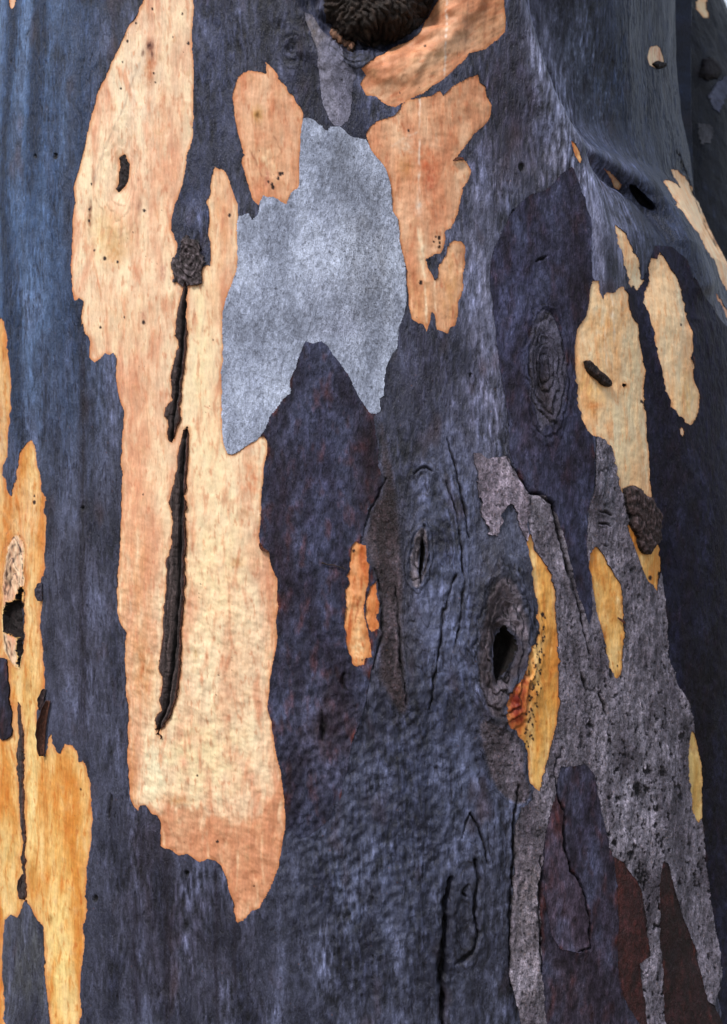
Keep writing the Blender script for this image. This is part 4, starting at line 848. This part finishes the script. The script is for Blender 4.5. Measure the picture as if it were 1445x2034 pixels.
def build(P, U, Vv, valid, regions, base, root, org, relief, wrap):
    """P: lattice rows x cols x 3.  regions: painted in order over base.  One mesh per region."""
    nr, nc = P.shape[:2]
    L = np.zeros((RH, RW), np.int32)
    for k, R in enumerate(regions):
        fill(rough(R['poly'], R.get('rough', 0.045), 100 + k), L, k + 1)
    px, py = to_px(P)
    inside = valid & (px > -OX + 4) & (px < 1445 + OX - 4) & (py > -OY + 4) & (py < 2034 + OY - 4)
    # leave out faces hidden behind a nearer fold
    bi, bj = np.clip((py + OY) // 5, 0, 999).astype(int), np.clip((px + OX) // 5, 0, 999).astype(int)
    zb = np.full((1000, 1000), 1e9)
    np.minimum.at(zb, (bi[inside], bj[inside]), P[..., 1][inside])
    inside = inside & (P[..., 1] < zb[bi, bj] + 0.062)
    Lv = np.zeros((nr, nc), np.int32)
    Lv[inside] = L[np.clip(py[inside] + OY, 0, RH - 1).astype(int), np.clip(px[inside] + OX, 0, RW - 1).astype(int)]
    ii, jj = np.meshgrid(np.arange(nr, dtype=float), np.arange(nc, dtype=float), indexing='ij')
    di, dj = np.zeros((nr, nc)), np.zeros((nr, nc))
    done = np.zeros((nr, nc), bool)
    edge = {}
    for k in range(len(regions), 0, -1):
        w = np.argwhere(L == k)
        if not len(w):
            continue
        a, b = np.maximum(w.min(0) - 16, 0), np.minimum(w.max(0) + 17, (RH, RW))
        M = np.zeros((RH, RW), np.float32)
        sub = (L[a[0]:b[0], a[1]:b[1]] == k).astype(np.float32)
        E = M.copy()
        bl = regions[k - 1].get('edge', 7)
        E[a[0]:b[0], a[1]:b[1]] = box(box(sub, bl), max(1, bl // 2))
        edge[k] = E
        M[a[0]:b[0], a[1]:b[1]] = box(box(sub, 1), 1)
        lw = np.argwhere(Lv == k)
        if not len(lw):
            continue
        i0, j0 = np.maximum(lw.min(0) - 3, 0)
        i1, j1 = np.minimum(lw.max(0) + 4, (nr, nc))
        s = np.s_[i0:i1, j0:j1]
        f = samp(M, px[s], py[s]) * inside[s]
        gi, gj = np.gradient(f)
        g2 = gi * gi + gj * gj
        st = np.where(g2 > 0.004, -(f - 0.5) / np.maximum(g2, 0.004), 0)
        ai, aj = st * gi, st * gj
        ok = (g2 > 0.004) & (np.maximum(np.abs(ai), np.abs(aj)) < 0.52) & (f > 0.06) & (f < 0.94) & ~done[s]
        di[s] = np.where(ok, ai, di[s])
        dj[s] = np.where(ok, aj, dj[s])
        done[s] |= ok

    def bil(G):
        y = np.clip(ii + di, 0, nr - 1.001)
        x = np.clip(jj + dj, 0, nc - 1.001)
        i, j = y.astype(int), x.astype(int)
        fy, fx = y - i, x - j
        if G.ndim == 3:
            fy, fx = fy[..., None], fx[..., None]
        return (G[i, j] * (1 - fx) + G[i, j + 1] * fx) * (1 - fy) + (G[i + 1, j] * (1 - fx) + G[i + 1, j + 1] * fx) * fy
    # normals of the large form
    du = np.gradient(P, axis=1)
    dv = np.gradient(P, axis=0)
    if wrap:
        t = P[:, 1] - P[:, -2]
        du[:, 0] = t
        du[:, -1] = t
    Nn = np.cross(dv, du)
    Nn /= np.maximum(np.linalg.norm(Nn, axis=2, keepdims=True), 1e-12)
    P2, N2, U2, V2 = bil(P), bil(Nn), bil(U), bil(Vv)
    px2, py2 = to_px(P2)
    ids = np.arange(nr * nc).reshape(nr, nc)
    a, b, c_, d_ = ids[:-1, :-1].ravel(), ids[:-1, 1:].ravel(), ids[1:, 1:].ravel(), ids[1:, :-1].ravel()
    T = np.concatenate([np.stack([a, d_, c_], 1), np.stack([a, c_, b], 1)])
    P2, N2 = P2.reshape(-1, 3), N2.reshape(-1, 3)
    U2, V2, px2, py2 = U2.ravel(), V2.ravel(), px2.ravel(), py2.ravel()
    ins = inside.ravel()
    cx, cy = px2[T].mean(1), py2[T].mean(1)
    lab = np.zeros(len(T), np.int32)
    tin = ins[T].all(1)
    lab[tin] = L[np.clip(cy[tin] + OY, 0, RH - 1).astype(int), np.clip(cx[tin] + OX, 0, RW - 1).astype(int)]
    # each piece is one connected sheet: stray faces go back to the old bark
    for k in range(1, len(regions) + 1):
        w = np.where(lab == k)[0]
        if not 2 <= len(w) < 40000:
            continue
        uq, inv = np.unique(T[w], return_inverse=True)
        t = inv.reshape(-1, 3)
        cl = np.arange(len(uq))
        for _ in range(4000):
            mn = cl[t].min(1)
            new = cl.copy()
            for q in range(3):
                np.minimum.at(new, t[:, q], mn)
            new = new[new]
            if (new == cl).all():
                break
            cl = new
        cc = cl[t[:, 0]]
        ids_, cnt_ = np.unique(cc, return_counts=True)
        lab[w[cc != ids_[np.argmax(cnt_)]]] = 0
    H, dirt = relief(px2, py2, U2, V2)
    H = H * ins
    objs = {}
    for k in range(len(regions) + 1):
        R = base if k == 0 else regions[k - 1]
        t = T[lab == k]
        if len(t) < 2:
            continue
        uq, inv = np.unique(t, return_inverse=True)
        t = inv.reshape(-1, 3)
        x, y, u, v = px2[uq], py2[uq], U2[uq], V2[uq]
        e = samp(edge[k], x, y) if k else np.ones(len(uq))
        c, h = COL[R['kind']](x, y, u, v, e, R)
        if R.get('blend'):
            B = base if R['blend'] == 'base' else next(q for q in regions if q.get('id') == R['blend'])
            cb, hb = COL[B['kind']](x, y, u, v, np.ones(len(uq)), B)
            wb = ss(0.52, R.get('bw', 0.95), e + 0.10 * fbm(u / 12, v / 16, 3, 190))[:, None]
            c = cb * (1 - wb) + c * wb
            h = hb * (1 - wb[:, 0]) + h * wb[:, 0]
        if k == 0:
            fade = np.where(ins[uq], 1.0, 0.6)
            h = h * fade
        c = mix(c, (26, 22, 26), dirt[uq] * ins[uq] * R.get('dirt', 0.85))  # paints the shade and dirt of cracks and ring grooves into the pigment
        off = R.get('off', 0.0)
        V = P2[uq] + N2[uq] * (off + h + H[uq] * R.get('relief', 1))[:, None]
        # rim wall so that each sheet of bark has thickness
        ed = np.concatenate([t[:, [0, 1]], t[:, [1, 2]], t[:, [2, 0]]])
        key = np.sort(ed, 1)
        _, idx, cnt = np.unique(key[:, 0].astype(np.int64) * len(uq) + key[:, 1], return_index=True, return_counts=True)
        be = ed[idx[cnt == 1]]
        if k == 0:
            be = be[done.ravel()[uq[be]].any(1) | (ins[uq[be]].all(1))]
        bv, binv = np.unique(be, return_inverse=True)
        be = binv.reshape(-1, 2)
        n0, nb = len(V), len(bv)
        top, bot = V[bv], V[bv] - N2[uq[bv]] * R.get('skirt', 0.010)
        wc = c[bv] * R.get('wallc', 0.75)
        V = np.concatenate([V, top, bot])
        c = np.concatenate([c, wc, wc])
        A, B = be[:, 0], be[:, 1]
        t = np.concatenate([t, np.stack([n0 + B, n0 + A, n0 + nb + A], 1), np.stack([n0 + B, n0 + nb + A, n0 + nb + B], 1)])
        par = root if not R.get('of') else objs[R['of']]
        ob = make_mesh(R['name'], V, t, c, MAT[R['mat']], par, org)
        if R.get('label'):
            ob['label'] = R['label']
        if R.get('id'):
            objs[R['id']] = ob
    return objs, (P2.reshape(nr, nc, 3), px, py, Nn, H.reshape(nr, nc))


# ------------------------------------------------------------------ ground the tree stands on
def ground():
    me = bpy.data.meshes.new('ground')
    n, S = 40, 300.0
    g = np.linspace(-1, 1, n)
    g = np.sign(g) * np.abs(g) ** 3 * S
    vv = [(x, y, GROUND_Z + (0.03 * math.sin(x * 1.7) * math.cos(y * 1.3) if max(abs(x), abs(y)) < 20 else 0)) for y in g for x in g]
    ff = [(r * n + c, r * n + c + 1, (r + 1) * n + c + 1, (r + 1) * n + c) for r in range(n - 1) for c in range(n - 1)]
    me.from_pydata(vv, [], ff)
    m = bpy.data.materials.new('leaf_litter_ground')
    m.use_nodes = True
    N, K = m.node_tree.nodes, m.node_tree.links
    b = N['Principled BSDF']
    t = N.new('ShaderNodeTexNoise')
    t.inputs['Scale'].default_value = 900
    t.inputs['Detail'].default_value = 8
    r = N.new('ShaderNodeValToRGB')
    r.color_ramp.elements[0].color = (0.05, 0.045, 0.03, 1)
    r.color_ramp.elements[1].color = (0.22, 0.18, 0.12, 1)
    K.new(t.outputs['Fac'], r.inputs[0])
    K.new(r.outputs[0], b.inputs['Base Color'])
    b.inputs['Roughness'].default_value = 0.95
    me.materials.append(m)
    ob = bpy.data.objects.new('ground', me)
    scene.collection.objects.link(ob)
    ob['kind'] = 'structure'


ground()

# ------------------------------------------------------------------ the tree
root = bpy.data.objects.new('gum_tree', None)
scene.collection.objects.link(root)
ORG = np.array([CX, R0, GROUND_Z])
root.location = ORG
root.empty_display_size = 0.3
root['label'] = 'massive smooth-barked gum tree trunk, slate bark shedding to cream and orange patches'
root['category'] = 'tree'

# columns: fine where the camera looks, coarse round the back
STEP = 2.05
ths = [0.0]
fine = STEP * SX / R0
for sgn in (1, -1):
    t = 0.0
    while t < math.pi - 0.02:
        lim = 1.48 if sgn > 0 else 1.30
        if t < lim:
            s = fine * (1 + 0.7 * ss(0.6, 1.0, np.array(t)))
        else:
            s = min(0.07, fine * 1.6 * (1 + (t - lim) * 60))
        t = min(t + float(s), math.pi)
        ths.append(sgn * t)
ths = np.array(sorted(set(ths)))
ths[0], ths[-1] = -math.pi, math.pi
ztop, zbot = 0.70, -0.74
dz = STEP * SX * 1.02
zs = list(np.arange(zbot, ztop, dz))
z, s = zs[-1], dz
while z < 1.9:
    s = min(s * 1.12, 0.08)
    z += s
    zs.append(z)
z, s = zs[0], dz
low = []
while z > GROUND_Z - 0.06:
    s = min(s * 1.12, 0.06)
    z -= s
    low.append(z)
zs = np.array(low[::-1] + zs)[::-1]          # from the top down
TH, ZZ = np.meshgrid(ths, zs)
RR = trunk_form(TH, ZZ)
P = np.stack([CX + RR * np.sin(TH), R0 - RR * np.cos(TH), ZZ], -1)
view = P - np.array([0, -D, 0])
nx = np.stack([np.sin(TH), -np.cos(TH), 0 * TH], -1)
valid = (view * nx).sum(-1) < -0.02 * np.linalg.norm(view, axis=2)
U, Vp = TH * R0 / SX, -ZZ / SX
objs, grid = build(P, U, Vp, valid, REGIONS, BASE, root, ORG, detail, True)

# ------------------------------------------------------------------ the stem rising behind the right flank
zc = np.linspace(1.5, -0.45, 520)
tc_ = np.linspace(-math.pi, math.pi, 260)
TH2, Z2 = np.meshgrid(tc_, zc)
axx = np.interp(Z2, [-0.45, 0.2, 0.45, 0.75, 0.95, 1.5], [0.41, 0.475, 0.545, 0.530, 0.487, 0.39])
axy = np.interp(Z2, [-0.45, 0.45, 0.95, 1.5], [0.74, 0.84, 0.88, 0.92])
rr = np.interp(Z2, [-0.45, 0.45, 0.95, 1.5], [0.22, 0.185, 0.15, 0.13])
rr = rr + 0.008 * gn(TH2 * 1.5, Z2 * 7, 201)
P_ = np.stack([axx + rr * np.sin(TH2), axy - rr * np.cos(TH2), Z2], -1)
view = P_ - np.array([0, -D, 0])
nx = np.stack([np.sin(TH2), -np.cos(TH2), 0 * TH2], -1)
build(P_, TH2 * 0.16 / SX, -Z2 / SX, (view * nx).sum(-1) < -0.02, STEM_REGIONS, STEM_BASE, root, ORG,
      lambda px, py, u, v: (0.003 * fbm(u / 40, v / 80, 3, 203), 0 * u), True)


# ------------------------------------------------------------------ curled strips of peeling bark
Pg, PXg, PYg, Ng, Hg = grid


def on_trunk(x, y, lift=0.0):
    m = np.where(valid, (PXg - x) ** 2 + (PYg - y) ** 2, 1e12)
    i, j = np.unravel_index(np.argmin(m), m.shape)
    return P[i, j] + Ng[i, j] * (Hg[i, j] + lift), Ng[i, j]


def curl(line, width, lift, curlup, base, of=None, label=None, lean=0.0, inner=(96, 50, 32)):
    """a thin sheet that follows a line on the trunk and rolls away from it along one side"""
    pts = [on_trunk(x, y) for x, y in line]
    n = 26
    tt = np.linspace(0, 1, n)
    src = np.linspace(0, 1, len(pts))
    C0 = np.stack([np.interp(tt, src, [p[0][k] for p in pts]) for k in range(3)], 1)
    N0 = np.stack([np.interp(tt, src, [p[1][k] for p in pts]) for k in range(3)], 1)
    Tn = np.gradient(C0, axis=0)
    Tn /= np.linalg.norm(Tn, axis=1, keepdims=True)
    S0 = np.cross(Tn, N0)
    m = 10
    V, Cc = [], []
    for side in (0, 1):
        for i in range(n):
            wv = width * SX * (0.35 + 0.65 * math.sin(math.pi * min(1, max(0, 0.06 + 0.88 * tt[i]))) ** 0.7) * (1 + 0.12 * float(gn(tt[i] * 7, width * 0.3, 210)))
            for j in range(m):
                q = j / (m - 1)
                ang = curlup * q
                r = wv / max(abs(curlup), 0.05)
                a = r * math.sin(ang)
                h = r * (1 - math.cos(ang)) + lift + 0.0008 * float(gn(tt[i] * 5, q * 3, 211)) + lean * tt[i] * tt[i]
                sd = S0[i] * a + N0[i] * h
                th = 0.0013 * (1 - 0.5 * q)
                nn = N0[i] * math.cos(ang) - S0[i] * math.sin(ang)
                V.append(C0[i] + sd + (nn * th if side == 0 else 0))
                b = np.array(base if side else inner, float)
                Cc.append(b * (1 + 0.25 * float(gn(tt[i] * 16, q * 4, 212))))
    T = []
    o = n * m
    for i in range(n - 1):
        for j in range(m - 1):
            a = i * m + j
            T += [(a, a + 1, a + m + 1), (a, a + m + 1, a + m), (o + a, o + a + m + 1, o + a + 1), (o + a, o + a + m, o + a + m + 1)]
    rim = [i * m for i in range(n)] + [(n - 1) * m + j for j in range(1, m)] + [i * m + m - 1 for i in range(n - 2, -1, -1)] + [j for j in range(m - 2, 0, -1)]
    for k in range(len(rim)):
        a, b = rim[k], rim[(k + 1) % len(rim)]
        T += [(a, b, o + b), (a, o + b, o + a)]
    ob = make_mesh('bark_curl', np.array(V), np.array(T), np.array(Cc), MAT['slate'], root, ORG)
    if label:
        ob['label'] = label
    return ob


for a in CURLS:
    curl(**a)

# ------------------------------------------------------------------ twig caught on the bark
tw = [(640, 1117), (652, 1121), (662, 1122), (674, 1127), (683, 1129), (690, 1133)]
pts = np.array([on_trunk(x, y, 0.0042)[0] for x, y in tw])
cu = bpy.data.curves.new('twig', 'CURVE')
cu.dimensions = '3D'
cu.bevel_depth = 0.0008
cu.bevel_resolution = 2
sp = cu.splines.new('POLY')
sp.points.add(len(pts) - 1)
for k, p in enumerate(pts):
    sp.points[k].co = (*p, 1)
    sp.points[k].radius = 1.0 - 0.09 * k + (0.4 if k == 0 else 0)
tmp = bpy.data.objects.new('twig_curve', cu)
scene.collection.objects.link(tmp)
bpy.context.view_layer.update()
me = bpy.data.meshes.new_from_object(tmp.evaluated_get(bpy.context.evaluated_depsgraph_get()))
bpy.data.objects.remove(tmp)
nv = len(me.vertices)
at = me.attributes.new('pigment', 'FLOAT_COLOR', 'POINT')
at.data.foreach_set('color', np.tile(np.array([0.035, 0.022, 0.018, 1], np.float32), nv))
me.materials.clear()
me.materials.append(MAT['strip'])
tob = bpy.data.objects.new('twig', me)
scene.collection.objects.link(tob)
tob['label'] = 'thin dark twig stuck to the bark beside a small orange patch'
tob['category'] = 'twig'
